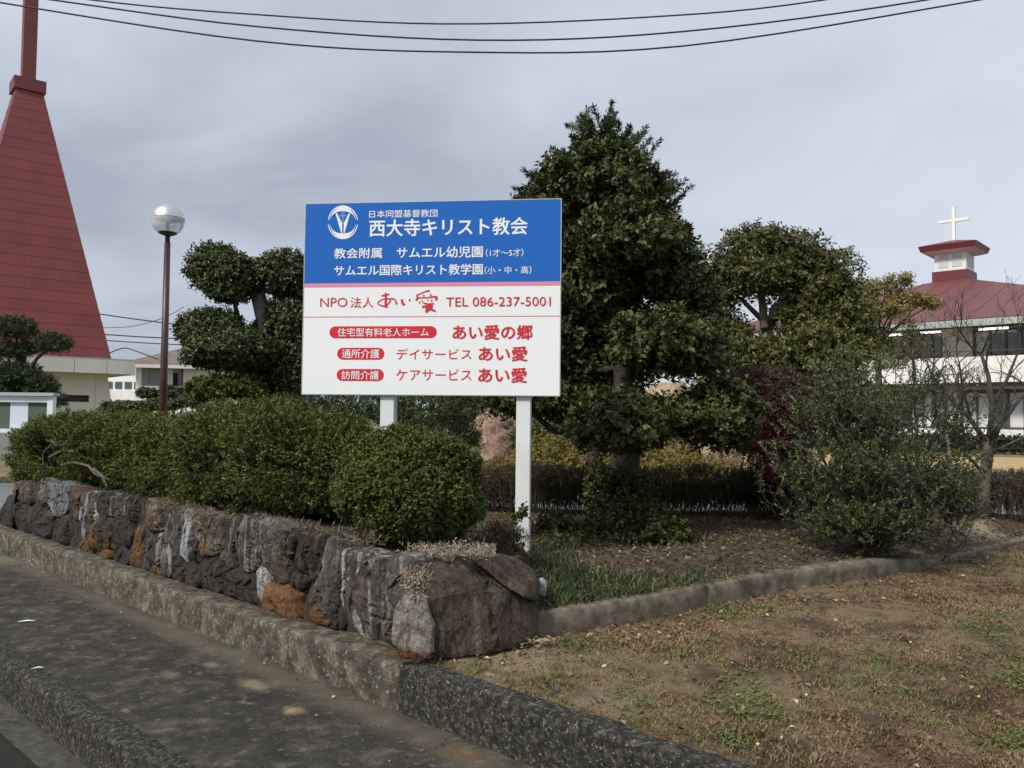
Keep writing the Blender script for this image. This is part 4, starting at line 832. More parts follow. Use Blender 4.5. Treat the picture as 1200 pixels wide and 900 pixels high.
# ------------------------------------------------------------ dark red maple
b0 = P(918, 600, 8.5); mp_ = thing('red_maple', 'dark red brown weeping maple with crimson lower leaves right of the dark tree', 'tree', (b0.x, 8.5, 0.6))
limbs = [tube([Vector((b0.x, 8.5, 0.55)), P(914, 560, 8.5), P(905, 500, 8.5), P(895, 460, 8.5)], [0.05, 0.045, 0.035, 0.02], 7), tube([P(915, 560, 8.5), P(892, 530, 8.4), P(880, 505, 8.3)], [0.02, 0.015, 0.008], 5)]
v, f = join(*limbs); mesh('trunk', v, f, M['bark_dark'], mp_, True)
v, f = join(*[limb(P(905, 490, 8.5), P(880+rng.uniform(-30, 65), 450+rng.uniform(-8, 60), 8.5+rng.uniform(-.3, .3)), 0.012, 0.004, 0.15) for _ in range(40)]); mesh('limbs', v, f, M['bark_dark'], mp_, True, 'stuff')
crown('foliage', [pxpad(895, 452, 52, 22, 8.6), pxpad(922, 480, 34, 40, 8.3), pxpad(925, 540, 24, 50, 8.6), pxpad(900, 560, 30, 30, 8.8)], 4800, 8, 0.10, 0.036, 0.011, M['leaf_dark_red'], mp_, 170, rmin=0.35, flat=1, amp=0.15, up=-0.2, droop=0.5)
crown('crimson_leaves', [pxpad(885, 520, 28, 22, 8.3), pxpad(908, 500, 18, 30, 8.25), pxpad(870, 515, 14, 8, 8.2), pxpad(905, 545, 12, 25, 8.3)], 620, 7, 0.08, 0.032, 0.012, M['leaf_crimson'], mp_, 172, rmin=0.2, up=-0.2, droop=0.5)

# ------------------------------------------------------------ big grey-green shrub on the right
olc = P(1025, 600, 7.0); ol = thing('grey_green_shrub', 'large wispy grey green shrub leaning over the garden kerb on the right', 'shrub', (olc.x, 7.0, 0.6))
Cs, Ds, Ns, Rs, stems = [], [], [], [], []
def wand(b, e, nl, ll, lw, r0=0.004, bend=0.12):
    b, e = Vector(b), Vector(e); L_ = (e-b).length; o1 = Vector(rng.normal(size=3))*bend*L_
    pts = [b.lerp(e, t)+o1*math.sin(t*math.pi*0.9) for t in (0, .25, .5, .75, 1)]; stems.append(tube(pts, [r0, r0*.85, r0*.7, r0*.5, r0*.25], 4, False))
    for k in range(nl):
        f_ = 0.12+0.88*(k+rng.random())/nl; i = min(3, int(f_*4)); p = pts[i].lerp(pts[i+1], f_*4-i); ax = (pts[i+1]-pts[i]).normalized()
        sd = Vector(rng.normal(size=3)).normalized(); Cs.append(p); Ds.append(ax*0.75+sd*0.8); Ns.append(Vector(rng.normal(size=3))+Vector((0, -0.5, 1))); Rs.append(min(1, max(0, 0.15+0.35*f_+0.5*rng.random())))
def ol_fill(n, cx, cy, rx, ry, Y, dy, ln, nl, up=0.75):
    for _ in range(n):
        a = rng.uniform(0, 2*math.pi); q = abs(rng.normal())*0.52; x, y = cx+math.cos(a)*rx*q, cy+math.sin(a)*ry*q
        b = P(x, y, Y+rng.uniform(-dy, dy)); k = (x-cx)/rx; e = b+Vector((k*0.5+rng.normal()*0.5, rng.normal()*0.45, up+rng.normal()*0.3)).normalized()*ln*rng.uniform(0.6, 1.3)
        if b.z > 0.62: wand(b, e, nl, 0.03, 0.007)
ol_fill(560, 1020, 565, 115, 62, 6.9, .55, 0.22, 26)
ol_fill(80, 975, 505, 40, 45, 7.0, .35, 0.28, 24)
ol_fill(40, 985, 450, 60, 26, 7.3, .3, 0.24, 22)
ol_fill(160, 1110, 590, 40, 40, 6.9, .3, 0.22, 20)
ol_fill(170, 1015, 500, 80, 32, 7.0, .45, 0.26, 24)
ol_fill(80, 980, 475, 50, 34, 7.1, .35, 0.26, 22)
ol_fill(24, 1085, 460, 45, 22, 7.2, .3, 0.22, 18)
ol_fill(420, 1015, 622, 75, 26, 6.6, .25, 0.18, 24, 0.5)
ol_fill(60, 940, 570, 30, 50, 6.9, .2, 0.24, 20)
ol_fill(90, 1120, 520, 30, 60, 7.2, .2, 0.2, 14)
for x, y in [(955, 420), (968, 412), (990, 392), (1012, 405), (1040, 395), (1060, 402), (1100, 405), (1120, 400), (1150, 430), (1145, 470), (908, 520), (1150, 560), (900, 560), (1085, 395), (1135, 415)]:
    for _ in range(3): b = P(1020+(x-1020)*0.65+rng.uniform(-12,12), y+80+rng.uniform(0,30), 7.0); wand(b, P(x+rng.uniform(-14, 14), y+rng.uniform(0, 30), 7.0+rng.uniform(-.4, .3)), 26, .03, .007, 0.005)
V, T = leaves(np.array(Cs), np.array(Ds), np.array(Ns), 0.040*(0.7+0.6*rng.random(len(Cs))), 0.0125); fast_mesh('foliage', V, T, np.repeat(np.array(Rs), 2), M['leaf_olive'], ol, 'stuff')
v, f = join(*stems); mesh('stems', v, f, M['twig_grey'], ol, True, 'stuff')
lb = [limb((olc.x+rng.uniform(-.15, .15), 7.0+rng.uniform(-.1, .1), 0.58), P(1020+rng.uniform(-90, 90), 500+rng.uniform(-30, 60), 7.0+rng.uniform(-.3, .3)), 0.022, 0.006, 0.06) for _ in range(26)]
v, f = join(*lb); mesh('branch', v, f, M['twig_grey'], ol, True)

# ------------------------------------------------------------ bare tree at the right edge
b0 = P(1152, 602, 8.8); bt = thing('bare_tree', 'leafless grey tree with many fine twigs at the right edge', 'tree', (b0.x, 8.8, 0.55))
tw = []
def grow(p, d, L_, r, depth):
    n_ = 4; pts = [p]; dd_ = d.copy()
    for i in range(n_): dd_ = (dd_+Vector(rng.normal(size=3))*0.13+Vector((0, 0, 0.04))).normalized(); pts.append(pts[-1]+dd_*L_/n_)
    tw.append(tube(pts, [max(0.0018, r*(1-0.35*i/n_)) for i in range(n_+1)], 7 if depth > 3 else 4, False))
    if depth == 0: return
    for k in range(rng.integers(2, 4)):
        i = rng.integers(2, n_+1); nd_ = (dd_+Vector(rng.normal(size=3))*0.62+Vector((0, 0, 0.18))).normalized(); grow(pts[i], nd_, L_*rng.uniform(0.58, 0.8), r*0.55, depth-1)
trk = [Vector((b0.x, 8.8, 0.5)), P(1153, 570, 8.8), P(1157, 535, 8.8), P(1160, 510, 8.8)]
v, f = tube(trk, [0.075, 0.062, 0.055, 0.048], 9); mesh('trunk', v, f, M['bark'], bt, True)
for pts, r0 in (([(1158, 522), (1138, 492), (1112, 466), (1092, 440)], .030), ([(1160, 512), (1163, 475), (1158, 440), (1150, 415)], .034), ([(1160, 514), (1182, 485), (1205, 455)], .028), ([(1164, 530), (1192, 516), (1225, 500)], .020),
               ([(1153, 555), (1128, 528), (1102, 505)], .018), ([(1163, 475), (1180, 445), (1192, 415)], .022), ([(1138, 492), (1128, 455), (1124, 425)], .018), ([(1158, 540), (1172, 500), (1178, 470)], .018)):
    q = [P(x, y, 8.8+rng.uniform(-.12, .12)) for x, y in pts]; tw.append(tube(q, [r0*(1-0.5*i/(len(q)-1)) for i in range(len(q))], 6))
    for i in range(1, len(q)):
        for _ in range(3 if i == len(q)-1 else 1): grow(q[i], ((q[i]-q[i-1]).normalized()*0.8+Vector(rng.normal(size=3))*0.55+Vector((0, 0, .2))).normalized(), rng.uniform(.26, .42), r0*0.33, 3)
v, f = join(*tw); mesh('branches', v, f, M['twig_grey'], bt, True, 'stuff')
b1 = P(1118, 590, 8.5); tw = []
bt2 = thing('bare_sapling', 'slim bare sapling growing out of the grey green shrub', 'tree', (b1.x, 8.5, 0.55))
v, f = tube([Vector((b1.x, 8.5, 0.5)), P(1112, 540, 8.5), P(1108, 500, 8.5)], [0.035, 0.03, 0.025], 7); mesh('trunk', v, f, M['bark_pale'], bt2, True)
grow(P(1108, 500, 8.5), Vector((-0.3, 0, 1)).normalized(), .45, .018, 4); grow(P(1110, 520, 8.5), Vector((0.3, 0, 1)).normalized(), .45, .018, 4)
grow(P(1108, 505, 8.5), Vector((-0.9, 0, .5)).normalized(), .35, .012, 3)
v, f = join(*tw); mesh('branches', v, f, M['twig_grey'], bt2, True, 'stuff')

# ------------------------------------------------------------ brown bare hedge behind the bed
hb = thing('brown_hedge', 'low clipped hedge of bare brown twigs across the back of the planted bed', 'hedge', (2.5, 9.0, 0.6))
n = 14500; x = rng.uniform(-1.0, 7.2, n); y = 9.0+rng.uniform(-0.26, 0.24, n)+0.05*np.sin(x*4); z = 0.70+0.36*rng.random(n)**0.8+0.02*np.sin(x*7)
Pb = np.stack([x, y, z], 1); V, T, R_ = twigleaf(Pb, sph(n)*0.35+np.array([0, -0.15, 0.9]), 6, 0.07, 0.034, 0.007, up=0.5, jit=0.35, spread=0.6)
fast_mesh('foliage', V, T, R_, M['leaf_brown'], hb, 'stuff')
n = 3400; x = rng.uniform(-1.2, 7.2, n); y = 9.0+rng.uniform(-0.2, 0.2, n); b_a = np.stack([x, y, np.full(n, 0.55)], 1)
d_ = np.stack([rng.normal(size=n)*0.22, rng.normal(size=n)*0.2, np.ones(n)], 1)
V, T = leaves(b_a, d_, np.tile([0, -1.0, 0], (n, 1))+rng.normal(size=(n, 3))*0.3, 0.45, 0.011); fast_mesh('stems', V, T, np.repeat(rng.random(n), 2), M['leaf_brown'], hb, 'stuff')

# ------------------------------------------------------------ far planting and rocks behind the yard road
r_ = thing('turning_hedge', 'low yellow green hedge turning brown behind the bare hedge and the yard', 'hedge', (2.0, 13.5, 0.42))
crown('foliage', [pxpad(640, 545, 45, 34, 13.6), pxpad(690, 546, 45, 33, 13.6), pxpad(740, 550, 45, 30, 13.6), pxpad(790, 552, 40, 30, 13.6), pxpad(590, 560, 30, 24, 13.4), pxpad(835, 560, 35, 22, 13.6)], 4200, 7, 0.10, 0.045, 0.026, M['leaf_autumn'], r_, 180, 'stuff', rmin=0.6, flat=1, amp=0.12)
r_ = thing('juniper_shrub', 'dark blue green shrub between the turning hedge and the pink boulders', 'shrub', (P(660, 505, 13.9).x, 13.9, 0.42))
crown('foliage', [pxpad(655, 504, 40, 20, 14.2), pxpad(700, 500, 34, 22, 14.2), pxpad(620, 512, 20, 12, 14.2)], 1500, 8, 0.14, 0.06, 0.018, M['leaf_pine'], r_, 184, 'stuff', rmin=0.5, rshift=0.3)
ra = [P(563, 474, 14.6), P(574, 478, 14.5), P(549, 524, 14.5), P(551, 575, 14.5), P(598, 486, 14.6), P(612, 498, 14.6), P(612, 520, 14.4), P(596, 548, 14.1), P(600, 580, 14.2), P(572, 500, 14.2), P(575, 540, 14.1)]
rock('standing_stone', ra+[p+Vector((0.1, 0.7, 0)) for p in ra], ST_M['pink'], None, 0.07, 5, 2.2, loc=(P(580, 560, 14.5).x, 14.5, 0.42), bev=0.05, ch=0.05)
tag(bpy.data.objects['standing_stone'], 'tall pointed pink brown standing stone seen between the two signposts', 'boulder')
for nm, ctr, lb in (('garden_boulder', [(622, 484), (640, 478), (668, 478), (690, 484), (700, 510), (615, 512), (640, 500)], 'broad pink boulder top right of the right signpost behind dark shrubs'),
                    ('garden_boulder', [(752, 462), (775, 450), (800, 448), (812, 470), (806, 500), (760, 500), (780, 470)], 'pale tan boulder seen through the gap under the dark tree'),
                    ('garden_boulder', [(822, 446), (845, 440), (868, 450), (870, 480), (820, 480), (845, 460)], 'small pale tan boulder right of the gap under the dark tree')):
    pts = [P(x, y, 15.5) for x, y in ctr]; o = rock(nm, pts+[p+Vector((0.1, 0.8, 0)) for p in pts]+[P(ctr[-1][0], ctr[-1][1], 15.1)]+[Vector((p.x, 15.5, 0.4)) for p in pts[-3:-1]], ST_M['pink'] if 'pink' in lb else ST_M['tan'], None, 0.06, 4, 2.0, loc=(pts[0].x, 15.5, 0.42), bev=0.04)
    tag(o, lb, 'boulder', 'boulders beyond the yard')
# dark evergreen mass behind the big tree and the sign gap
r_ = thing('background_hedge', 'tall dark evergreen hedge behind the boulders and tree trunks', 'hedge', (2.0, 17.5, 0.42))
crown('foliage', [pxpad(540, 470, 40, 18, 17.5), pxpad(700, 480, 60, 30, 17.5), pxpad(620, 478, 50, 24, 17.6), pxpad(820, 500, 60, 44, 17.4), pxpad(740, 510, 60, 40, 17.5), pxpad(890, 470, 50, 50, 17.5), pxpad(950, 480, 50, 36, 17.5), pxpad(1010, 490, 50, 26, 17.5)], 4800, 7, 0.2, 0.10, 0.05, M['leaf_niwaki'], r_, 190, 'stuff', rmin=0.5, flat=1.2)
# small white figure
c = P(934, 534, 19.5)
fg = thing('garden_ornament', 'small round white ornament with black spots on the dry grass beyond the maple', 'ornament', (c.x, 19.5, 0.42))
pr = [(0.001, -0.16), (0.10, -0.15), (0.15, -0.06), (0.155, 0.04), (0.12, 0.12), (0.06, 0.17), (0.001, 0.18)]
v, f = lathe(pr, c, 18); mesh('body', v, f, M['white'], fg, True)
v, f = tube([(c.x, 19.5, 0.4), (c.x, 19.5, c.z-0.1)], [0.12, 0.13], 12); mesh('base', v, f, M['white'], fg, True)
for q in ((-0.08, 0.06), (0.06, -0.02), (-0.02, 0.12)):
    v, f = lathe([(0.001, -0.04), (0.03, -0.025), (0.035, 0), (0.03, 0.025), (0.001, 0.04)], c+Vector((q[0], -0.125, q[1])), 10); mesh('spot', v, f, M['dark'], fg, True)

# ------------------------------------------------------------ sign board
BL = P(354, 461.5, 6.0); BR = P(655.5, 463.5, 5.79); zb = (BL.z+BR.z)/2; BL.z = BR.z = zb; Hb = 1.388
U = (BR-BL); Wb = U.length; Uh = U.normalized(); Nb = Vector((Uh.y, -Uh.x, 0)).normalized()       # towards the viewer
if Nb.y > 0: Nb = -Nb
sign = thing('sign_board', 'large blue and white Japanese sign board standing on two white posts', 'sign', G(530, 660, 0.7))
fb = FR(BL, Uh, -Nb)
v, f = fb.box(0, Wb, 0.0, 0.022, 0, Hb); o = mesh('board', v, f, M['board'], sign)
v, f = join(fb.box(-0.004, Wb+0.004, -0.002, 0.024, -0.006, -0.001), fb.box(-0.004, Wb+0.004, -0.002, 0.024, Hb+0.001, Hb+0.006), fb.box(-0.006, -0.001, -0.002, 0.024, -0.001, Hb+0.001), fb.box(Wb+0.001, Wb+0.006, -0.002, 0.024, -0.001, Hb+0.001))
mesh('edge_trim', v, f, M['alu'], sign)
def uvz(x, y):       # detail-picture coordinates -> board (u, z)
    X0, Y0 = 340+x*340/1200, 220+y*255/900
    d = ray(X0, Y0); k = (BL-Vector((0, 0, EYE))).dot(Nb)/d.dot(Nb); p = Vector((0, 0, EYE))+d*k - BL
    return p.dot(Uh), p.z
def panel(name, pts, mat, lift=0.0015, kind=None):
    V = [fb.p(u, -lift, z) for u, z in pts]; return mesh(name, V, [tuple(range(len(V)))], mat, sign)
_, zs = uvz(90, 396); _, zs2 = uvz(90, 412)
zr = (uvz(90, 395)[1]+uvz(1110, 389)[1])/2; zr2 = (uvz(90, 411)[1]+uvz(1110, 404)[1])/2; zl = (uvz(90, 534)[1]+uvz(1110, 531)[1])/2
panel('blue_field', [(0.001, zr), (Wb-0.001, zr), (Wb-0.001, Hb-0.001), (0.001, Hb-0.001)], M['blue'])
panel('pink_stripe', [(0.001, zr2), (Wb-0.001, zr2), (Wb-0.001, zr), (0.001, zr)], M['pink'], 0.0018)
panel('red_line', [(0.001, zl-0.003), (Wb-0.001, zl-0.003), (Wb-0.001, zl+0.003), (0.001, zl+0.003)], M['pink'])
def text(body, box, mat, bold=0.0, lift=0.003, name='lettering', shear=0):
    c = bpy.data.curves.new('lettering', 'FONT'); c.body = body;  c.resolution_u = 3; c.shear = shear
    t = bpy.data.objects.new('lettering_source', c); COL.objects.link(t)
    me = bpy.data.meshes.new_from_object(t.evaluated_get(bpy.context.evaluated_depsgraph_get())); bpy.data.objects.remove(t); bpy.data.curves.remove(c)
    co = np.empty(len(me.vertices)*3); me.vertices.foreach_get('co', co); co = co.reshape(-1, 3)
    mn, mxx = co.min(0), co.max(0); x0, y0, x1, y1 = box
    u0, z1 = uvz(x0, y0); u1, z0 = uvz(x1, y1)
    # keep the line level on the board
    zc2 = (uvz(x0, (y0+y1)/2)[1]+uvz(x1, (y0+y1)/2)[1])/2; hh = abs(uvz((x0+x1)/2, y0)[1]-uvz((x0+x1)/2, y1)[1]); z0, z1 = zc2-hh/2, zc2+hh/2
    a = (co[:, 0]-mn[0])/(mxx[0]-mn[0]); b = (co[:, 1]-mn[1])/(mxx[1]-mn[1]); off = rootloc(sign)
    fcs = [tuple(p.vertices) for p in me.polygons]; bpy.data.meshes.remove(me); V, Fc = [], []; bd_ = max(0.0, bold)*(z1-z0)*0.9
    for q_, (ox, oz) in enumerate([(0, 0)] if bd_ == 0 else [(0, 0), (bd_, 0), (-bd_, 0), (0, bd_*0.7), (0, -bd_*0.7)]):
        k_ = len(V); V += [fb.p(u0+bd_+(u1-u0-2*bd_)*aa+ox, -lift-q_*0.0002, z0+(z1-z0)*bb+oz) for aa, bb in zip(a, b)]; Fc += [tuple(i+k_ for i in fc_) for fc_ in fcs]
    return mesh(name, V, Fc, mat, sign)
W_, Rd = M['print_white'], M['red']
text('日本同盟基督教団', (328, 92, 610, 123), W_, 0.012)
text('西大寺キリスト教会', (328, 128, 983, 198), W_, 0.026)
text('教会附属', (183, 250, 380, 292), W_, 0.022)
text('サムエル幼児園', (441, 244, 797, 290), W_, 0.022)
text('（1才～5才）', (810, 253, 965, 285), W_, 0.008)
text('サムエル国際キリスト教学園', (183, 318, 797, 362), W_, 0.022)
text('（小・中・高）', (805, 325, 998, 357), W_, 0.008)
text('NPO', (125, 455, 237, 493), Rd, -0.004)
text('法人', (250, 452, 345, 497), Rd, 0.0)
text('TEL 086-237-5001', (645, 452, 1078, 490), Rd, 0.004)
def pill(x0, y0, x1, y1):
    cy = (uvz(x0, (y0+y1)/2)[1]+uvz(x1, (y0+y1)/2)[1])/2; u0 = uvz(x0, y0)[0]; u1 = uvz(x1, y0)[0]; r_ = abs(uvz(x0, y0)[1]-uvz(x0, y1)[1])/2
    pts = [(u1-r_+r_*math.sin(t), cy-r_*math.cos(t)) for t in np.linspace(0, math.pi, 13)]+[(u0+r_-r_*math.sin(t), cy+r_*math.cos(t)) for t in np.linspace(0, math.pi, 13)]
    panel('red_pill', pts, M['red'])
pill(163, 573, 607, 622); pill(195, 662, 390, 711); pill(193, 750, 388, 799)
text('住宅型有料老人ホーム', (197, 580, 573, 615), W_, 0.012)
text('通所介護', (215, 668, 370, 705), W_, 0.012)
text('訪問介護', (213, 757, 368, 793), W_, 0.012)
text('あい愛の郷', (672, 568, 1003, 627), Rd, 0.032)
text('デイサービス', (440, 665, 750, 710), Rd, 0.0)
text('あい愛', (780, 657, 982, 716), Rd, 0.032)
text('ケアサービス', (440, 750, 750, 797), Rd, 0.0)
text('あい愛', (778, 745, 980, 805), Rd, 0.032)
# hand brushed name (strokes in the 430..530 x 325..385 detail, 12x)
def stroke(pts, wds, lift=0.003):
    pts = [uvz(((430+x/12)-340)*1200/340, ((325+y/12)-220)*900/255) for x, y in pts]; res = []
    for i in range(len(pts)-1):          # smooth
        p0, p1, p2, p3 = pts[max(i-1, 0)], pts[i], pts[i+1], pts[min(i+2, len(pts)-1)]
        for k in range(5):
            t = k/5; res.append(tuple(0.5*(2*p1[a]+(p2[a]-p0[a])*t+(2*p0[a]-5*p1[a]+4*p2[a]-p3[a])*t*t+(3*p1[a]-p0[a]-3*p2[a]+p3[a])*t**3) for a in (0, 1)))
    res.append(pts[-1]); n_ = len(res); V = []; Fc = []; sc2 = 0.9e-3*0.55
    for i, (u, z) in enumerate(res):
        a, b = res[max(i-1, 0)], res[min(i+1, n_-1)]; d = Vector((b[0]-a[0], b[1]-a[1])); d = d.normalized() if d.length > 0 else Vector((1, 0)); wq = np.interp(i/(n_-1), np.linspace(0, 1, len(wds)), wds)*sc2/2
        V += [fb.p(u-d.y*wq, -lift, z+d.x*wq), fb.p(u+d.y*wq, -lift, z-d.x*wq)]
    for i in range(n_-1): Fc.append((2*i, 2*i+1, 2*i+3, 2*i+2))
    return V, Fc
SK = [([(205, 262), (260, 248), (318, 236)], [14, 22, 14]), ([(262, 218), (268, 300), (262, 380), (275, 405)], [22, 26, 30, 24]), ([(268, 400), (330, 330), (300, 300), (220, 310), (155, 355), (175, 385), (270, 412), (295, 405)], [14, 16, 14, 12, 12, 14, 20, 16]),
      ([(300, 305), (370, 300), (405, 330), (415, 378)], [12, 16, 18, 26]), ([(490, 308), (498, 350), (510, 378), (540, 372)], [28, 30, 28, 12]), ([(590, 318), (612, 320)], [28, 22]),
      ([(880, 186), (820, 200), (700, 250)], [22, 14, 12]), ([(700, 250), (712, 285), (690, 325)], [22, 22, 26]), ([(715, 285), (840, 285), (975, 272), (968, 318)], [14, 12, 20, 34]), ([(790, 250), (808, 258)], [22, 20]), ([(905, 238), (890, 252)], [28, 24]),
      ([(735, 345), (750, 355)], [26, 20]), ([(770, 320), (800, 360), (870, 375), (940, 365)], [12, 14, 18, 20]), ([(848, 318), (860, 324)], [20, 18]), ([(900, 325), (918, 325)], [26, 22]), ([(800, 400), (780, 425)], [24, 24]),
      ([(800, 405), (860, 400), (915, 400), (880, 440), (825, 485)], [14, 20, 28, 26, 34]), ([(820, 425), (880, 440), (965, 475)], [30, 26, 20])]
for ia_, ib_ in ((0, 3), (3, 5), (5, 99)):
    v, f = join(*[stroke(p, [q*1.15 for q in w_], 0.003+0.00012*(i+ia_)) for i, (p, w_) in enumerate(SK[ia_:ib_])]); mesh('brush_lettering', v, f, M['red'], sign)
# emblem (strokes measured in the 370..440 x 230..282 detail, 17.14x)
def em(x, y): return uvz(((370+x/17.14)-340)*1200/340, ((230+y/17.14)-220)*900/255)
def epoly(pts, lift=0.003): return [fb.p(*(lambda q: (q[0], -lift, q[1]))(em(x, y))) for x, y in pts], [tuple(range(len(pts)))]
parts = []
cx, cy, ax_, ay_ = 548, 525, 303, 338
def arc(a0, a1, r_o, r_i, lift=0.003):
    A = np.radians(np.linspace(a0, a1, 41)); V = []; Fc = []
    for t_ in A: 
        for rr_ in (r_o(t_), r_i(t_)): u_, z_ = em(cx+ax_*rr_*math.cos(t_), cy-ay_*rr_*math.sin(t_)); V.append(fb.p(u_, -lift, z_))
    for i in range(40): Fc.append((2*i, 2*i+1, 2*i+3, 2*i+2))
    return V, Fc
for a0, a1 in ((8, 172), (188, 352)):
    parts.append(arc(a0, a1, lambda t: 1.0, lambda t: 0.955-0.035*abs(math.sin(t))))
    parts.append(arc(a0, a1, lambda t: 0.87+0.06*abs(math.sin(t))**4, lambda t: 0.86-0.20*abs(math.sin(t))**2.2, 0.0032))
parts.append(epoly([(398, 332), (425, 338), (534, 545), (534, 850), (515, 740)], 0.0034)); parts.append(epoly([(700, 332), (672, 338), (566, 545), (562, 850), (580, 740)], 0.0036))
v, f = join(*parts); mesh('emblem', v, f, W_, sign)
v, f = join(epoly([(532, 300), (542, 300), (542, 420), (532, 420)], .0038), epoly([(566, 300), (576, 300), (576, 420), (566, 420)], .0038), epoly([(450, 384), (650, 384), (650, 392), (450, 392)], .0040), epoly([(462, 412), (640, 412), (640, 420), (462, 420)], .0040), epoly([(543, 425), (557, 425), (557, 560), (543, 560)], .0042))
mesh('emblem_cross', v, f, M['pale_blue'], sign)
for xc, lab in ((451, 'left'), (612, 'right')):
    k = (BL-Vector((0, 0, EYE))).dot(Nb); d = ray(xc, 560); p = Vector((0, 0, EYE))+d*(k/d.dot(Nb)); u = (p-BL).dot(Uh)
    v, f = fb.box(u-0.05, u+0.05, 0.026, 0.126, 0.35-zb, Hb-0.12); o = mesh('post', v, f, M['white'], sign); bevel(o, 0.004, 2)
    for zz_ in (0.12, Hb-0.25):
        v, f = fb.box(u-0.09, u+0.09, 0.0235, 0.0255, zz_, zz_+0.05); mesh('bracket', v, f, M['alu'], sign)
    v, f = fb.box(u-0.054, u+0.054, 0.0245, 0.13, -0.008, -0.0065); mesh('post_collar', v, f, M['dark'], sign)

# ------------------------------------------------------------ street lamp
lc = P(197, 258, 12.0); lr = 18.6*12/F; lamp = thing('street_lamp', 'brown lamp post with a half mirrored glass globe between the church and the trees', 'street lamp', (lc.x, 12, 0.42))
bx = P(192.5, 470, 12.0).x; lx = lambda z: lc.x+(bx-lc.x)*0.0
v, f = tube([(lc.x, 12, 0.4), (lc.x, 12, 0.62)], [0.075, 0.07], 14); mesh('base', v, f, M['brown_metal'], lamp, True)
v, f = tube([(lc.x, 12, 0.6), (lc.x, 12, 2.2), (lc.x, 12, lc.z-lr-0.10)], [0.062, 0.052, 0.042], 16); mesh('pole', v, f, M['brown_metal'], lamp, True)
v, f = tube([(lc.x, 12, lc.z-lr-0.12), (lc.x, 12, lc.z-lr*0.85)], [0.032, 0.038], 14); mesh('neck', v, f, M['dark'], lamp, True)
an = lambda a, r_=lr: (r_*math.cos(math.radians(a)), r_*math.sin(math.radians(a)))
v, f = lathe([(0.001, -lr-0.004)]+[an(a, lr+0.004) for a in range(-85, -52, 6)]+[(lr*0.55, -lr*0.78), (0.03, -lr*0.76)], lc); mesh('collar_cup', v, f, M['dark'], lamp, True)
v, f = lathe([an(a) for a in range(-54, 8, 4)], lc, 36); mesh('clear_globe', v, f, M['globe'], lamp, True)
v, f = lathe([an(6, lr+0.003)]+[an(a, lr+0.003) for a in range(10, 90, 5)]+[(0.001, lr+0.003)], lc, 36); mesh('mirror_cap', v, f, M['globe_metal'], lamp, True)
v, f = lathe([(lr*0.98, lr*0.10), (lr*0.6, lr*0.16), (0.001, lr*0.18)], lc, 36); mesh('reflector', v, f, simple('reflector_grey', (0.22, 0.23, 0.22), 0.5), lamp, True)
v, f = lathe([(0.001, -lr*0.75), (0.02, -lr*0.7), (0.018, -lr*0.2), (0.035, -lr*0.15), (0.035, 0.05), (0.001, 0.09)], lc, 16); mesh('bulb', v, f, M['white'], lamp, True)

# ------------------------------------------------------------ church with the red steeple
ce, cm = Vector((0.766, 0.643, 0)), Vector((-0.643, 0.766, 0)); fc = FR((-12.3, 22.0, 0), ce, cm)
ch = thing('church', 'flat roofed cream church with a tall tapering red steeple at the left', 'church', fc.p(0, 0, 0.4))
def cu(x, v0=0.0, Y=None):       # picture column -> u on the plane v0
    k = (x-600)/F - 0.0; o = fc.p(0, v0, 0); return (k*o.y-o.x)/(ce.x-k*ce.y)
uR = cu(157)
v, f = fc.box(-13, uR-0.02, 0.02, 9, 2.74, 3.10); mesh('roof_slab', v, f, M['cream'], ch)
v, f = fc.box(-13, uR+0.02, -0.02, 9, 3.10, 3.14); mesh('roof_edge', v, f, M['fascia'], ch)
js = [-13, -10.6, -8.4, -6.2, -4.0, -1.9, cu(86), cu(124), uR]
for a, b in zip(js[:-1], js[1:]): v, f = fc.box(a+0.006, b-0.006, -0.03, 0.015, 2.72, 3.095); mesh('fascia_panel', v, f, M['cream'], ch)
for a, b in ((0.03, 3.0), (3.02, 6.0), (6.02, 9.0)): v, f = fc.box(uR-0.015, uR+0.02, a, b, 2.72, 3.095); mesh('fascia_panel', v, f, M['cream'], ch)
uW = cu(112, 0.6)
v, f = join(fc.box(-12.6, uW, 0.6, 8.4, 0.3, 1.93), fc.box(-12.6, uW, 0.6, 8.4, 2.12, 2.74), fc.box(-12.6, cu(74, .6), 0.6, 8.4, 1.93, 2.12), fc.box(cu(105, .6), uW, 0.6, 8.4, 1.93, 2.12)); mesh('wall', v, f, M['cream'], ch)
v, f = fc.box(cu(74, .6), cu(105, .6), 0.68, 0.72, 1.93, 2.12); mesh('window', v, f, M['void'], ch)
u1, u2 = cu(125, .6), cu(137.5, .6)
v, f = hexa([fc.p(uW, 0.58, 0.3), fc.p(u2+0.1, 0.58, 0.3), fc.p(u2+0.1, 2.2, 0.3), fc.p(uW, 2.2, 0.3), fc.p(uW, 0.58, 2.735), fc.p(u1, 0.58, 2.735), fc.p(u1, 2.2, 2.735), fc.p(uW, 2.2, 2.735)]); mesh('buttress', v, f, M['cream'], ch)
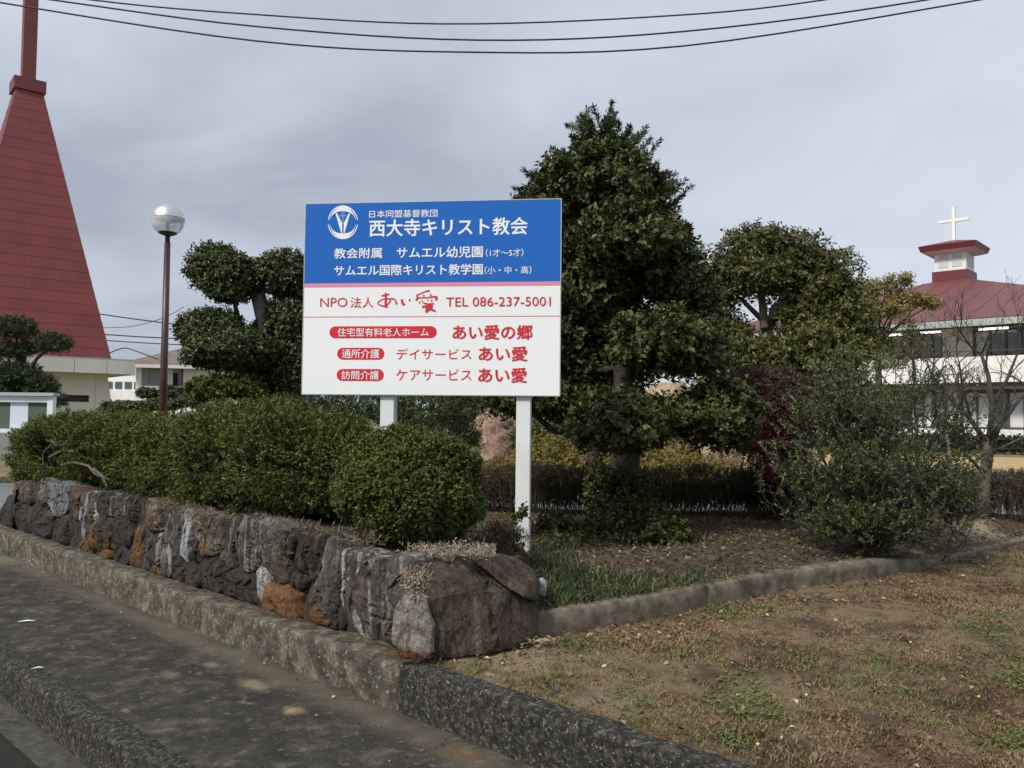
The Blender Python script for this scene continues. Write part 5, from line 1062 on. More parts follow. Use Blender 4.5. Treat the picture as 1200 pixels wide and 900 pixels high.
# steeple
uF = cu(129.5, 0.15); Wst = 3.9; z0s, z1s = 3.12, 10.75; hw0, hw1 = Wst/2, 0.33; sc0 = (uF-Wst/2, 0.15+Wst/2)
def ring(z, k=0.0):
    t = (z-z0s)/(z1s-z0s); h = hw0+(hw1-hw0)*t+k; return [(sc0[0]-h, sc0[1]-h), (sc0[0]+h, sc0[1]-h), (sc0[0]+h, sc0[1]+h), (sc0[0]-h, sc0[1]+h)]
a, b = ring(z0s, -0.05), ring(z1s, -0.05); v, f = hexa([fc.p(*q, z0s) for q in a]+[fc.p(*q, z1s) for q in b]); mesh('steeple_core', v, f, M['trim_red'], ch)
nc = 25; pm = [M['cladding'], M['cladding2']]
for c_ in range(nc):
    za_, zb_ = z0s+(z1s-z0s)*c_/nc, z0s+(z1s-z0s)*(c_+1)/nc
    ra_, rb_ = ring(za_+0.001, 0.005), ring(zb_-0.001, 0.001); ia, ib = ring(za_+0.004, -0.03), ring(zb_-0.004, -0.03)
    for s_ in range(4):
        wd_ = 2*(hw0+(hw1-hw0)*(c_/nc)); npn = max(1, round(wd_/1.9)); offp = 0.5 if c_ % 2 else 0.0
        cuts_ = sorted({0.0, 1.0, *[min(1, max(0, (k+offp)/npn)) for k in range(npn+1)]})
        if s_ > 1: cuts_ = [0.0, 1.0]
        p0, p1 = Vector(ra_[s_]), Vector(ra_[(s_+1) % 4]); q0, q1 = Vector(rb_[s_]), Vector(rb_[(s_+1) % 4]); i0, i1 = Vector(ia[s_]), Vector(ia[(s_+1) % 4]); j0, j1 = Vector(ib[s_]), Vector(ib[(s_+1) % 4])
        for ca, cb_ in zip(cuts_[:-1], cuts_[1:]):
            if cb_-ca < 0.02: continue
            g_ = 0.0015/max(wd_, .1); ca2, cb2 = ca+(g_ if ca > 0 else 0), cb_-(g_ if cb_ < 1 else 0); L3 = lambda A, B, t: A.lerp(B, t)
            v = [fc.p(*L3(p0, p1, ca2), za_+.002), fc.p(*L3(p0, p1, cb2), za_+.002), fc.p(*L3(i0, i1, cb2), za_+.002), fc.p(*L3(i0, i1, ca2), za_+.002),
                 fc.p(*L3(q0, q1, ca2), zb_-.002), fc.p(*L3(q0, q1, cb2), zb_-.002), fc.p(*L3(j0, j1, cb2), zb_-.002), fc.p(*L3(j0, j1, ca2), zb_-.002)]
            mesh('cladding_panel', v, hexa(v)[1], pm[int(rng.random() < 0.3)], ch)
fst = FR(fc.p(sc0[0], sc0[1], 0), ce, cm)
v, f = fst.box(-0.40, 0.40, -0.40, 0.40, z1s-0.02, z1s+0.32); mesh('steeple_cap', v, f, M['cladding'], ch)
v, f = fst.box(-0.17, 0.17, -0.17, 0.17, z1s+0.32, 16.5); mesh('steeple_shaft', v, f, M['cladding'], ch)
v, f = fst.box(-1.1, -0.175, -0.15, 0.15, 14.9, 15.2); mesh('cross_arm', v, f, M['cladding'], ch); v, f = fst.box(0.175, 1.1, -0.15, 0.15, 14.9, 15.2); mesh('cross_arm', v, f, M['cladding'], ch)

# ------------------------------------------------------------ notice board at the left edge
YN = 13.0; xr, xl = P(62, 480, YN).x, P(-60, 480, YN).x; zt = P(20, 460, YN).z; zbn = P(10, 507, YN).z
nb = thing('notice_board', 'white framed glazed notice board with green felt and a paper notice', 'notice board', (xr-0.8, YN, 0.42)); fn = FR((xl, YN, 0), (1, 0, 0), (0, 1, 0)); wN = xr-xl
v, f = fn.box(-0.03, wN+0.03, -0.06, 0.14, zt-0.05, zt); mesh('hood', v, f, M['fascia'], nb)
v, f = join(fn.box(0, wN-0.09, 0, 0.08, zt-0.15, zt-0.052), fn.box(0, wN-0.09, 0, 0.08, zbn, zbn+0.06)); mesh('frame', v, f, M['white'], nb)
for u in (wN-0.088, -0.10): v, f = fn.box(u, u+0.088, -0.01, 0.09, 0.4, zt-0.052); mesh('post', v, f, M['white'], nb)
v, f = fn.box(0.0, wN-0.09, 0.05, 0.07, zbn+0.061, zt-0.151); mesh('felt_panel', v, f, M['green_felt'], nb)
for a, b in ((10, 31), (-35, -15)):
    u0, u1 = P(a, 480, YN).x-xl, P(b, 480, YN).x-xl; v, f = fn.box(u0, u1, 0.045, 0.049, zbn+0.07, zt-0.155); o = mesh('notice', v, f, M['paper'], nb)
# ------------------------------------------------------------ white house and the block behind the church
e2, m2_ = Vector((0.90, 0.43, 0)), Vector((-0.43, 0.90, 0)); hc = P(174, 480, 58); fh = FR((P(158, 480, 56).x, 56, 0), Vector((0.97, 0.24, 0)), Vector((-0.24, 0.97, 0)))
ho = thing('white_house', 'two storey white house with a brown hip roof behind the lamp post', 'house', fh.p(3, 0, 0.3))
ez = P(170, 427, 56).z; rz = P(225, 404, 60).z
v, f = join(fh.box(0, 10, 0.0, 7, 0.3, 3.35), fh.box(0, 0.35, 0.0, 7, 3.35, ez), fh.box(3.1, 10, 0.0, 7, 3.35, ez), fh.box(0.35, 3.1, 1.2, 7, 3.35, ez)); mesh('wall', v, f, M['white_wall'], ho)
v = [fh.p(-0.9, -0.8, ez), fh.p(11, -0.8, ez), fh.p(11, 8, ez), fh.p(-0.9, 8, ez), fh.p(3.2, 3.6, rz), fh.p(7, 3.6, rz)]; mesh('roof', v, [(0, 1, 5, 4), (1, 2, 5), (2, 3, 4, 5), (3, 0, 4), (3, 2, 1, 0)], M['brown_roof'], ho)
v, f = join(fh.box(-0.85, 10.9, -0.83, -0.6, ez-0.25, ez-0.02)); mesh('fascia', v, f, M['soffit'], ho)
v, f = fh.box(3.0, 3.12, -0.02, 1.3, 3.35, ez); mesh('pier', v, f, M['white_wall'], ho)
def fhu(x): k = (x-600)/F; return (k*fh.o.y-fh.o.x)/(fh.a.x-k*fh.a.y)
for (a, b, z0_, z1_, mt, vv) in ((.6, 1.7, 3.5, ez-.3, 'curtain', 1.15), (1.9, 2.8, 3.5, ez-.5, 'glass', 1.15), (fhu(193), fhu(201), 3.3, 4.7, 'curtain', -0.03), (fhu(219), fhu(228), 3.9, 5.0, 'cream2', -0.03), (fhu(224), fhu(230), 2.6, 3.4, 'glass', -0.03), (fhu(245), fhu(258), 3.6, 4.9, 'curtain', -0.03)):
    v, f = fh.box(a-0.06, b+0.06, vv+0.01, vv+0.04, z0_-0.06, z1_+0.06); w_ = mesh('window', v, f, M['soffit'], ho)
    v, f = fh.box(a, b, vv, vv+0.009, z0_, z1_); mesh('pane', v, f, M[mt], w_)
v, f = fh.box(fhu(212.5), fhu(214), -0.12, -0.01, 0.5, ez-0.2); mesh('downpipe', v, f, M['dark'], ho)
v, f = fh.box(0.36, 3.0, -0.05, 0.05, 3.3, 3.55); mesh('balcony_edge', v, f, M['white_wall'], ho)
fg2 = FR((P(120, 480, 60).x, 60, 0), (1, 0, 0), (0, 1, 0)); bk = thing('grey_outbuilding', 'low grey building with a band of windows between the church and the white house', 'building', (fg2.o.x, 60, 0.3))
v, f = join(fg2.box(-4, 2.9, 0, 5, 0.3, 2.2)); mesh('wall', v, f, M['grey_wall'], bk)
v, f = fg2.box(-4, 2.95, -0.5, 5, P(140, 458, 60).z-0.75, P(140, 458, 60).z); mesh('balcony', v, f, M['white_wall'], bk)
v, f = fg2.box(-4, 2.6, 0.8, 5, P(140, 458, 60).z+.02, P(140, 445, 60).z+0.3); mesh('upper_wall', v, f, M['white_wall'], bk)
for q in range(4): v, f = fg2.box(-0.2+q*0.7, 0.3+q*0.7, 0.74, 0.79, P(140, 457, 60).z+.1, P(140, 447, 60).z); mesh('window', v, f, M['glass'], bk)

# ------------------------------------------------------------ red roofed building
th_ = math.radians(43); be, bm_ = Vector((math.cos(th_), -math.sin(th_), 0)), Vector((math.sin(th_), math.cos(th_), 0)); fbld = FR((20.4, 33.0, 0), be, bm_)
bd = thing('red_roofed_building', 'two storey cream building with a broad red pyramid roof, white cupola and cross', 'building', fbld.p(-5, 8, 0.4))
u0b, u1b, ezb, apz = -16.1, 5.5, 5.90, 9.45
def bu(x, v0=0.0): k = (x-600)/F; o = fbld.p(0, v0, 0); return (k*o.y-o.x)/(be.x-k*be.y)
cu_, cv_ = (u0b+u1b)/2, 10.8
v = [fbld.p(u0b, 0, ezb+.02), fbld.p(u1b, 0, ezb+.02), fbld.p(u1b, 21.6, ezb+.02), fbld.p(u0b, 21.6, ezb+.02), fbld.p(cu_, cv_, apz)]
mesh('roof', v, [(0, 1, 4), (1, 2, 4), (2, 3, 4), (3, 0, 4), (3, 2, 1, 0)], M['roof_red'], bd)
rib = []
ap = Vector(v[4])
for q in np.arange(u0b+0.6, u1b-0.3, 0.9):
    a = fbld.p(q, 0.02, ezb+.03); t = 1-abs(q-cu_)/10.8; b = fbld.p(q, 0.02+t*10.8, ezb+.03+t*(apz-ezb-.02)); rib.append(tube([a, b], 0.02, 4))
vv_, ff_ = join(*rib); mesh('roof_rib', vv_, ff_, M['roof_red'], bd, kind='stuff')
v, f = join(fbld.box(u0b+.02, u1b-.02, 0.02, 0.2, ezb-0.28, ezb), fbld.box(u0b+.02, u0b+.2, 0.2, 21.5, ezb-0.28, ezb), fbld.box(u1b-.2, u1b-.02, 0.2, 21.5, ezb-0.28, ezb)); mesh('fascia', v, f, M['fascia'], bd)
v, f = fbld.box(u0b+.2, u1b-.2, 0.2, 21, ezb-0.2, ezb-0.1); mesh('soffit', v, f, M['frame_brown'], bd)
VW = 1.5
v, f = join(fbld.box(u0b+1.4, u1b-1.4, VW+0.25, 20, 0.4, ezb-0.2)); mesh('wall', v, f, M['cream2'], bd)
for xa, xb, z0_, z1_ in ((1106, 1141, 3.3, ezb-0.2), (1111, 1125, 1.3, 3.0), (1240, 1270, 3.3, ezb-0.2)):
    v, f = fbld.box(bu(xa, VW), bu(xb, VW), VW-0.06, VW+0.24, z0_, z1_); mesh('wall_pier', v, f, M['cream2'], bd)
def glazing(xa, xb, z0_, z1_, n_, mats):
    ua, ub = bu(xa, VW), bu(xb, VW); w_ = None
    v, f = join(fbld.box(ua, ub, VW+0.05, VW+0.2, z1_-0.08, z1_), fbld.box(ua, ub, VW+0.05, VW+0.2, z0_, z0_+0.08), *[fbld.box(ua+(ub-ua)*k/n_-0.04, ua+(ub-ua)*k/n_+0.04, VW+0.05, VW+0.2, z0_+0.081, z1_-0.081) for k in range(n_+1)])
    w_ = mesh('window', v, f, M['frame_brown'], bd)
    for k in range(n_): v, f = fbld.box(ua+(ub-ua)*k/n_+0.045, ua+(ub-ua)*(k+1)/n_-0.045, VW+0.12, VW+0.14, z0_+0.085, z1_-0.085); mesh('pane', v, f, M[mats[k % len(mats)]], w_)
glazing(1143, 1238, 3.4, 5.60, 5, ['curtain', 'glass', 'glass', 'curtain', 'glass'])
glazing(1046, 1105, 3.4, 5.60, 5, ['glass', 'curtain', 'glass', 'glass', 'glass'])
glazing(950, 1044, 3.4, 5.60, 6, ['glass', 'glass', 'curtain'])
glazing(1127, 1240, 1.34, 2.95, 6, ['curtain', 'curtain', 'glass', 'curtain', 'curtain', 'glass'])
glazing(1040, 1110, 1.34, 2.95, 5, ['curtain', 'glass', 'curtain'])
glazing(930, 1038, 1.34, 2.95, 6, ['curtain', 'glass', 'glass'])
v, f = join(fbld.box(u0b+1.2, u1b-1.0, 0.35, 0.5, 3.28, 4.36)); mesh('balcony_parapet', v, f, M['white_wall'], bd)
v, f = join(fbld.box(u0b+1.2, u1b-1.0, 0.51, VW+.2, 3.0, 3.25)); mesh('balcony_slab', v, f, M['frame_brown'], bd)  # dark frame brown on the slab paints in the shadow under the balcony
v, f = join(fbld.box(u0b+1.2, u1b-1.0, 0.4, 0.44, 4.58, 4.62), *[fbld.box(q, q+0.04, 0.4, 0.44, 4.36, 4.58) for q in np.arange(u0b+1.3, u1b-1.2, 1.2)]); mesh('railing', v, f, M['frame_brown'], bd)
v, f = fbld.box(u0b+1.2, u1b-1.0, 0.6, VW+.3, 1.02, 1.33); mesh('base_band', v, f, M['white_wall'], bd)
for xa, xb, z_ in ((1080, 1104, 5.50), (1148, 1183, 5.50), (1036, 1058, 5.48)): v, f = fbld.box(bu(xa, 0.9), bu(xb, 0.9), 0.88, 0.96, z_, z_+0.09); mesh('tube_light', v, f, M['lit'], bd)
v, f = fbld.box(u0b+3, u1b-3, 21.7-2, 22, 0.4, 3); 
# cupola
fq = FR(fbld.p(cu_, cv_, 0), be, bm_); bz0 = P(1121, 331, 44).z; bz1 = P(1121, 317.5, 44).z; bz2 = P(1121, 297, 44).z
v, f = fq.box(-0.88, 0.88, -0.88, 0.88, bz0-0.6, bz1); cp_ = mesh('cupola_base', v, f, M['trim_red'], bd)
v, f = fq.box(-0.78, 0.78, -0.78, 0.78, bz1+0.002, bz2); cb2_ = mesh('cupola', v, f, M['white'], bd)
for s_ in range(4):
    for k in (-1, 1):
        A = [(k*0.33-0.24, -0.80), (k*0.33+0.24, -0.785)]; 
        rot = [lambda u, v_: (u, v_), lambda u, v_: (-v_, u), lambda u, v_: (-u, -v_), lambda u, v_: (v_, -u)][s_]
        c8 = []
        for z_ in (bz1+0.2, bz2-0.06):
            for (uu, ww) in ((A[0][0], -0.80), (A[1][0], -0.80), (A[1][0], -0.775), (A[0][0], -0.775)): a_, b_2 = rot(uu, ww); c8.append(fq.p(a_, b_2, z_))
        v, f = hexa(c8); mesh('pane', v, f, M['curtain'], cb2_)
E = 1.42
lo, hi = [(-0.95, -0.95), (0.95, -0.95), (0.95, 0.95), (-0.95, 0.95)], [(-E, -E), (E, -E), (E, E), (-E, E)]
zf0, zf1, zf2 = bz2+0.002, bz2+0.12, bz2+0.42
V = [fq.p(*q, zf0) for q in lo]+[fq.p(q[0]*0.93, q[1]*0.93, zf1) for q in hi]; mesh('cupola_soffit', V, [(0, 1, 5, 4)[::-1], (1, 2, 6, 5)[::-1], (2, 3, 7, 6)[::-1], (3, 0, 4, 7)[::-1], (0, 1, 2, 3)], M['soffit'], bd)
V = [fq.p(q[0]*0.93, q[1]*0.93, zf1) for q in hi]+[fq.p(*q, zf2) for q in hi]+[fq.p(0, 0, zf2+0.42)]; mesh('cupola_roof', V, [(0, 1, 5, 4), (1, 2, 6, 5), (2, 3, 7, 6), (3, 0, 4, 7), (4, 5, 8), (5, 6, 8), (6, 7, 8), (7, 4, 8)], M['trim_red'], bd)
zx = P(1118, 240, 44).z; xz0 = zf2+0.36
v, f = join(fq.box(-0.075, 0.075, -0.075, 0.075, xz0, zx), fq.box(-0.76, -0.076, -0.07, 0.07, zx-0.80, zx-0.65), fq.box(0.076, 0.76, -0.07, 0.07, zx-0.80, zx-0.65)); mesh('cross', v, f, M['steel'], bd)
# clipped dark hedge before the building
hb2 = thing('building_hedge', 'dark clipped hedge along the foot of the red roofed building', 'hedge', fbld.p(-4, -1, 0.42))
n = 4200; uu = rng.uniform(-14, 6, n); vv = -1.2+rng.uniform(-0.5, 0.5, n); zz = 0.42+rng.random(n)**0.6*0.62
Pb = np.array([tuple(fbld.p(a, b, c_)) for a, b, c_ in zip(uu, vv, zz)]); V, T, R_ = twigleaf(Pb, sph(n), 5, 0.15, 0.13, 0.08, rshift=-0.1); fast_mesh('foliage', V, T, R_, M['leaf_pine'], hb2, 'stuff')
# low retaining kerb of the yard on the right
fk = FR((5.5, 15.8, 0), Vector((0.985, 0.17, 0)), Vector((-0.17, 0.985, 0))); v, f = fk.box(0, 30, 0, 0.18, 0.38, 0.62); tag(mesh('yard_kerb', v, f, M['inner_road']), 'grey concrete edging between the yard and dry grass before the red roofed building', 'kerb', kind='structure')

# ------------------------------------------------------------ far greenery at the horizon
for i, (x, Y, w_, h_) in enumerate([(-700, 300, 500, 10), (300, 320, 600, 9), (900, 300, 500, 11), (1500, 280, 500, 10)]):
    c = P(x, 489, Y); pads = [((c.x+rng.uniform(-w_/4, w_/4)*Y/F, Y+rng.uniform(-8, 8), 2.0), 9*rng.uniform(.6, 1.4), 6, h_*rng.uniform(.35, .75)) for _ in range(16)]
    r_ = thing('far_trees', ['distant tree line beyond the church', 'distant tree line behind the sign', 'distant tree line behind the dark trees', 'distant tree line beyond the right building'][i], 'tree line', (c.x, Y, 0.4), 'far tree lines', 'stuff')
    crown('foliage', pads, 900, 6, 1.2, 1.2, 0.9, M['leaf_niwaki'], r_, 200+i, 'stuff', flat=1)

# ------------------------------------------------------------ cables overhead and behind
for i, (pts, Y, rad, lb) in enumerate([
    ([(-500, -110), (-200, -45), (100, -1), (300, 17), (520, 28), (760, 20), (965, 0), (1300, -60), (1600, -140)], 12.0, 0.0115, 'topmost of the three black cables sagging across the sky'),
    ([(-500, -90), (-200, -38), (55, -1), (300, 31), (560, 47), (800, 37), (1085, 0), (1400, -60), (1700, -130)], 12.0, 0.0125, 'middle one of the three black cables sagging across the sky'),
    ([(-500, -85), (-200, -32), (0, 3), (300, 48), (540, 61), (800, 54), (1147, 0), (1400, -48), (1700, -115)], 12.0, 0.0125, 'lowest of the three black cables sagging across the sky'),
    ([(40, 355), (117, 368), (190, 378), (262, 386)], 48.0, 0.035, 'thin upper power line behind the lamp post'),
    ([(60, 388), (123, 392), (190, 396), (262, 398)], 48.0, 0.035, 'middle power line behind the lamp post'),
    ([(60, 394), (125, 399), (190, 403), (262, 406)], 48.0, 0.03, 'lower power line just over the white house roof'),
    ([(110, 425), (128, 414), (145, 408), (158, 411), (185, 421)], 52.0, 0.035, 'bent cable rising to a peak left of the house roof'),
    ([(100, 384), (150, 383), (190, 373), (215, 360)], 48.0, 0.018, 'faint slanting power line crossing behind the lamp post')]):
    q = [P(x, y, Y) for x, y in pts]; res = []
    for k in range(len(q)-1):
        p0, p1, p2, p3 = q[max(k-1, 0)], q[k], q[k+1], q[min(k+2, len(q)-1)]
        for j in range(6): t = j/6; res.append(0.5*((2*p1)+(p2-p0)*t+(2*p0-5*p1+4*p2-p3)*t*t+(3*p1-p0-3*p2+p3)*t**3))
    res.append(q[-1]); v, f = tube(res, rad, 6); o = top_mesh('overhead_cable', v, f, M['wire'], q[0], smooth=True); tag(o, lb, 'cable', 'overhead cables')

# ------------------------------------------------------------ lawn blades, litter, tufts
def noise2(x, y, k, sd):
    r_ = np.random.default_rng(sd); o = 0
    for i in range(6): a = r_.uniform(0, 6.28); kk = k*(1+0.7*i); o = o+np.sin((x*math.cos(a)+y*math.sin(a))*kk+r_.uniform(0, 6.28)+1.3*np.sin((x*math.sin(a)-y*math.cos(a))*kk*0.7))/(1+0.5*i)
    return o/2.3
gkx_, gky_ = np.array(gkx), np.array(gky)
def lawn_pts(n, near=True):
    # area of lawn in view, denser near the camera
    Y = 1.9+8.5*rng.random(n)**1.5; X = rng.uniform(-0.9, 1, n)*0; X = (-0.25+rng.random(n)*0.98)*Y; p = np.stack([X, Y], 1)
    t = X*NN.x+Y*NN.y; lim = np.interp(X, gkx_, gky_); ok = (t > T2+0.125) & (Y < lim-0.01) & (Y > 1.8); ok &= ~((X < 0.28) & (Y > 4.35+0.2*X-0.0) & (X > -0.8)); ok &= ~((X < gkx_[0]) & (Y > 4.45))
    return X[ok], Y[ok]
def blades(name, X, Y, Z, hgt, wdt, lean, R_, mat, fold=0.2, **kw):
    n = len(X); a = rng.uniform(0, 6.28, n); d = np.stack([np.cos(a)*lean, np.sin(a)*lean, np.ones(n)*0.8], 1)
    nn_ = np.stack([-np.sin(a), np.cos(a), np.zeros(n)], 1); nn_ = np.cross(d, nn_)
    V, T = leaves(np.stack([X, Y, Z], 1), d, nn_, hgt, wdt, fold); return fast_mesh(name, V, T, np.repeat(R_, 2), mat, None, 'stuff')
def lz(X, Y): return np.full(len(X), LZ-0.004)
X, Y = lawn_pts(280000)
g1 = noise2(X, Y, 1.6, 1)+0.5*noise2(X, Y, 6, 2); dens = noise2(X, Y, 2.3, 5)+0.4*noise2(X, Y, 9, 6)
bare = ((X-G(620, 775, .405).x)/0.45)**2+((Y-G(620, 775, .405).y)/0.4)**2 < 1
keep = (rng.random(len(X)) < np.clip(0.62+0.42*dens, 0.15, 1)) & ~(bare & (rng.random(len(X)) < 0.75)); X, Y, g1 = X[keep], Y[keep], g1[keep]
g2 = noise2(X, Y, 3.1, 8)+0.45*noise2(X, Y, 11, 9); reds = noise2(X, Y, 2.6, 12)+0.5*noise2(X, Y, 8, 13)
tone = noise2(X, Y, 1.9, 21)+0.6*noise2(X, Y, 7, 22); R_ = np.where(tone > 0.25, 0.18+0.26*rng.random(len(X)), np.where(tone < -0.35, np.where(rng.random(len(X)) < 0.5, 0.12*rng.random(len(X)), 0.44+0.1*rng.random(len(X))), 0.02+0.50*rng.random(len(X)))); R_ = np.where((g2 > 0.30) & (rng.random(len(X)) < np.clip((g2-0.2)*1.2, 0, 0.8)), 0.70+0.3*rng.random(len(X)), R_); R_ = np.where((reds > 0.75) & (rng.random(len(X)) < 0.5), 0.60+0.05*rng.random(len(X)), R_)
hh = 0.020+0.022*rng.random(len(X)); hh = np.where(R_ > 0.7, hh*1.15, hh)
blades('lawn_grass', X, Y, lz(X, Y), hh*(0.52+0.065*Y), 0.0030+0.0006*Y, 1.2, R_, M['grass_dry'])
# clover-like green patches: tiny flat leaves
X, Y = lawn_pts(60000); g2 = noise2(X, Y, 3.1, 8)+0.45*noise2(X, Y, 11, 9); k = g2 > 0.72; X, Y = X[k], Y[k]; n = len(X)
a = rng.uniform(0, 6.28, n); V, T = leaves(np.stack([X, Y, LZ+0.012+0.012*rng.random(n)], 1), np.stack([np.cos(a), np.sin(a), 0.2*rng.normal(size=n)], 1), np.tile([0, 0, 1.0], (n, 1))+0.35*rng.normal(size=(n, 3)), 0.017, 0.013)
fast_mesh('lawn_weeds', V, T, np.repeat(0.74+0.26*rng.random(n), 2), M['grass_dry'], None, 'stuff')
# tufts at chosen spots
def tuft(name, px_, py_, z, n, rad, hgt, wdt, mat, lean=0.7, Rlo=0.0, Rhi=1.0):
    c = G(px_, py_, z); a = rng.uniform(0, 6.28, n); q = rad*1.5*np.abs(rng.normal(size=n))*(1+0.5*np.sin(a*3+px_)+0.3*np.sin(a*7+py_)); return (c.x+np.cos(a)*q, c.y+np.sin(a)*q, np.full(n, z), hgt*(0.5+rng.random(n)*0.8), wdt, Rlo+(Rhi-Rlo)*rng.random(n))
tf = [tuft('', *a) if False else tuft('', a[0], a[1], LZ, int(a[2]*0.45), a[3]*1.3, 0.028, 0.005, None, .7, .7, 1.0) for a in ((675, 757, 700, .13), (660, 752, 300, .10), (655, 793, 500, .12), (640, 798, 300, .14), (797, 770, 500, .12), (830, 752, 350, .09), (780, 788, 200, .07), (940, 775, 500, .12), (1030, 775, 600, .16), (1060, 812, 700, .2), (1085, 850, 600, .2), (870, 870, 500, .14), (900, 840, 300, .12), (1160, 770, 500, .2), (1180, 800, 500, .2), (795, 850, 300, .1), (555, 788, 260, .07))]
X, Y, Z, H_, _, R_ = [np.concatenate([np.atleast_1d(t[i]) if i != 4 else np.zeros(len(t[0])) for t in tf]) for i in range(6)]
blades('weed_tufts', X, Y, Z, H_, 0.006, 0.9, R_, M['grass_dry'])
# fallen leaves: curled four-point leaves
def litter(name, X, Y, Z, size, Rv):
    n = len(X); a = rng.uniform(0, 6.28, n); nn_ = np.tile([0, 0, 1.0], (n, 1))+0.55*rng.normal(size=(n, 3)); d = np.stack([np.cos(a), np.sin(a), 0.25*rng.normal(size=n)], 1)
    V, T = leaves(np.stack([X, Y, Z], 1), d, nn_, size*(0.6+0.8*rng.random(n)), size*0.62*(0.6+0.8*rng.random(n)), 0.28); return fast_mesh(name, V, T, np.repeat(Rv, 2), M['litter'], None, 'stuff')
X, Y = lawn_pts(16000); k = rng.random(len(X)) < np.where(np.interp(X, gkx_, gky_)-Y < 0.5, 0.75, 0.16)*(Y > 2.4); X, Y = X[k], Y[k]
litter('fallen_leaves', X, Y, np.full(len(X), LZ+0.014), 0.030, rng.random(len(X))**1.3)
pts = [(1085, 0, 0)]
X = rng.uniform(-0.2, 6.5, 17000); Y = rng.uniform(4.6, 9.2, 17000); ok = np.array([in_bed(a, b) for a, b in zip(X, Y)]); X, Y = X[ok], Y[ok]
Z = np.array([bed_z(a, b) for a, b in zip(X, Y)])+0.012; litter('bed_leaves', X, Y, Z, 0.034, rng.random(len(X))**1.5*0.96)
# clump of pale dead leaves by the boulder
c = G(625, 757, LZ); n = 26; litter('dry_leaf_clump', c.x+rng.normal(size=n)*0.05, c.y+rng.normal(size=n)*0.035, LZ+0.02+0.04*rng.random(n), 0.05, 0.85+0.12*rng.random(n))
# leaves and scraps on the pavement and kerb
n = 90; s = rng.uniform(1.2, 9, n); t = 1.6+0.9*rng.random(n)**0.35*0.98; q = s[:, None]*Dv+np.minimum(t, 2.5)[:, None]*Nv; litter('pavement_leaves', q[:, 0], q[:, 1], np.full(n, 0.211), 0.022, rng.random(n))
for (x, y, sz, lb) in ((31, 728, 0.055, 'white scrap of paper on the dark pavement near the left edge'), (44, 783, 0.03, 'tiny white scrap by the road kerb edge')):
    c = G(x, y, 0.212); V = [c+Vector((-sz, -.01, 0)), c+Vector((0, -sz*.28, .006)), c+Vector((sz, 0.01, .002)), c+Vector((0, sz*.25, .008))]; V += [p-Vector((0, 0, .002)) for p in V]
    o = top_mesh('paper_scrap', V, [(0, 1, 2, 3), (7, 6, 5, 4), (0, 4, 5, 1), (1, 5, 6, 2), (2, 6, 7, 3), (3, 7, 4, 0)], M['paper'], c); tag(o, lb, 'litter')
# yellow flowers dotted in the lawn
for (x, y) in ((1147, 817), (1067, 753), (945, 815), (888, 873)):
    c = G(x, y, LZ+0.05); r_ = thing('lawn_flower', 'tiny yellow flower standing in the dead lawn', 'flower', (c.x, c.y, LZ), 'yellow flowers in the lawn')
    v, f = tube([(c.x, c.y, LZ), (c.x, c.y, LZ+0.05)], 0.0016, 4); mesh('stem', v, f, M['leaf_hedge'], r_)
    v, f = lathe([(0.001, -0.004), (0.007, 0.005), (0.004, 0.007), (0.001, 0.005)], c, 8); mesh('petals', v, f, simple('yellow_petal', (0.7, 0.58, 0.18), 0.6) if 'yp' not in M else M['yp'], r_, True)
# strappy green grass behind the garden kerb
def bedgrass(n, cx, cy, rx, ry, hgt, wdt, R0=0., R1=1., z=0.6):
    out = []
    X = []; Y = []
    for _ in range(n):
        a = rng.uniform(0, 6.28); q = math.sqrt(rng.random()); p = G(cx+math.cos(a)*rx*q, cy+math.sin(a)*ry*q, z)
        if in_bed(p.x, p.y): X.append(p.x); Y.append(p.y)
    X, Y = np.array(X), np.array(Y); Z = np.array([bed_z(a, b) for a, b in zip(X, Y)])-0.01; n_ = len(X)
    return X, Y, Z, hgt*(0.6+0.7*rng.random(n_)), np.full(n_, wdt), R0+(R1-R0)*rng.random(n_)
def arch(sets, name, mat, segs=4, lean=0.75):
    Vs, Ts, Rs = [], [], []; base = 0
    for X, Y, Z, Hh, Ww, R_ in sets:
        n = len(X); a = rng.uniform(0, 6.28, n); out_ = np.stack([np.cos(a), np.sin(a), np.zeros(n)], 1); sd = np.stack([-np.sin(a), np.cos(a), np.zeros(n)], 1); ln = lean*(0.4+rng.random(n))
        ringv = []
        for k in range(segs+1):
            t = k/segs; c = np.stack([X, Y, Z], 1)+out_*(Hh*ln*t*t*1.1)[:, None]; c[:, 2] += Hh*(t-0.45*t*t*ln); w2 = Ww*(1-t)**0.6*0.5+0.0004
            ringv.append(c+sd*w2[:, None]); ringv.append(c-sd*w2[:, None])
        Vv = np.stack(ringv, 1).reshape(-1, 3); nv = 2*(segs+1); b = (np.arange(n)*nv)[:, None]+base
        T = np.concatenate([b+np.array([2*k, 2*k+1, 2*k+3, 2*k, 2*k+3, 2*k+2]) for k in range(segs)], 1).reshape(-1, 3); Vs.append(Vv); Ts.append(T); Rs.append(np.repeat(R_, 2*segs)); base += len(Vv)
    return fast_mesh(name, np.concatenate(Vs), np.concatenate(Ts), np.concatenate(Rs), mat, None, 'stuff')
arch([bedgrass(2600, 705, 694, 76, 26, 0.09, 0.008, 0, 1), bedgrass(500, 700, 712, 80, 14, 0.08, 0.006, .3, 1), bedgrass(900, 780, 678, 60, 14, 0.085, 0.006, .1, 1.0), bedgrass(900, 650, 668, 30, 30, 0.11, 0.006, 0, .9), bedgrass(700, 850, 668, 70, 12, .07, .005, .3, 1.0), bedgrass(600, 700, 625, 70, 15, .10, .005, 0, 1)], 'bed_grass', M['grass_green'])
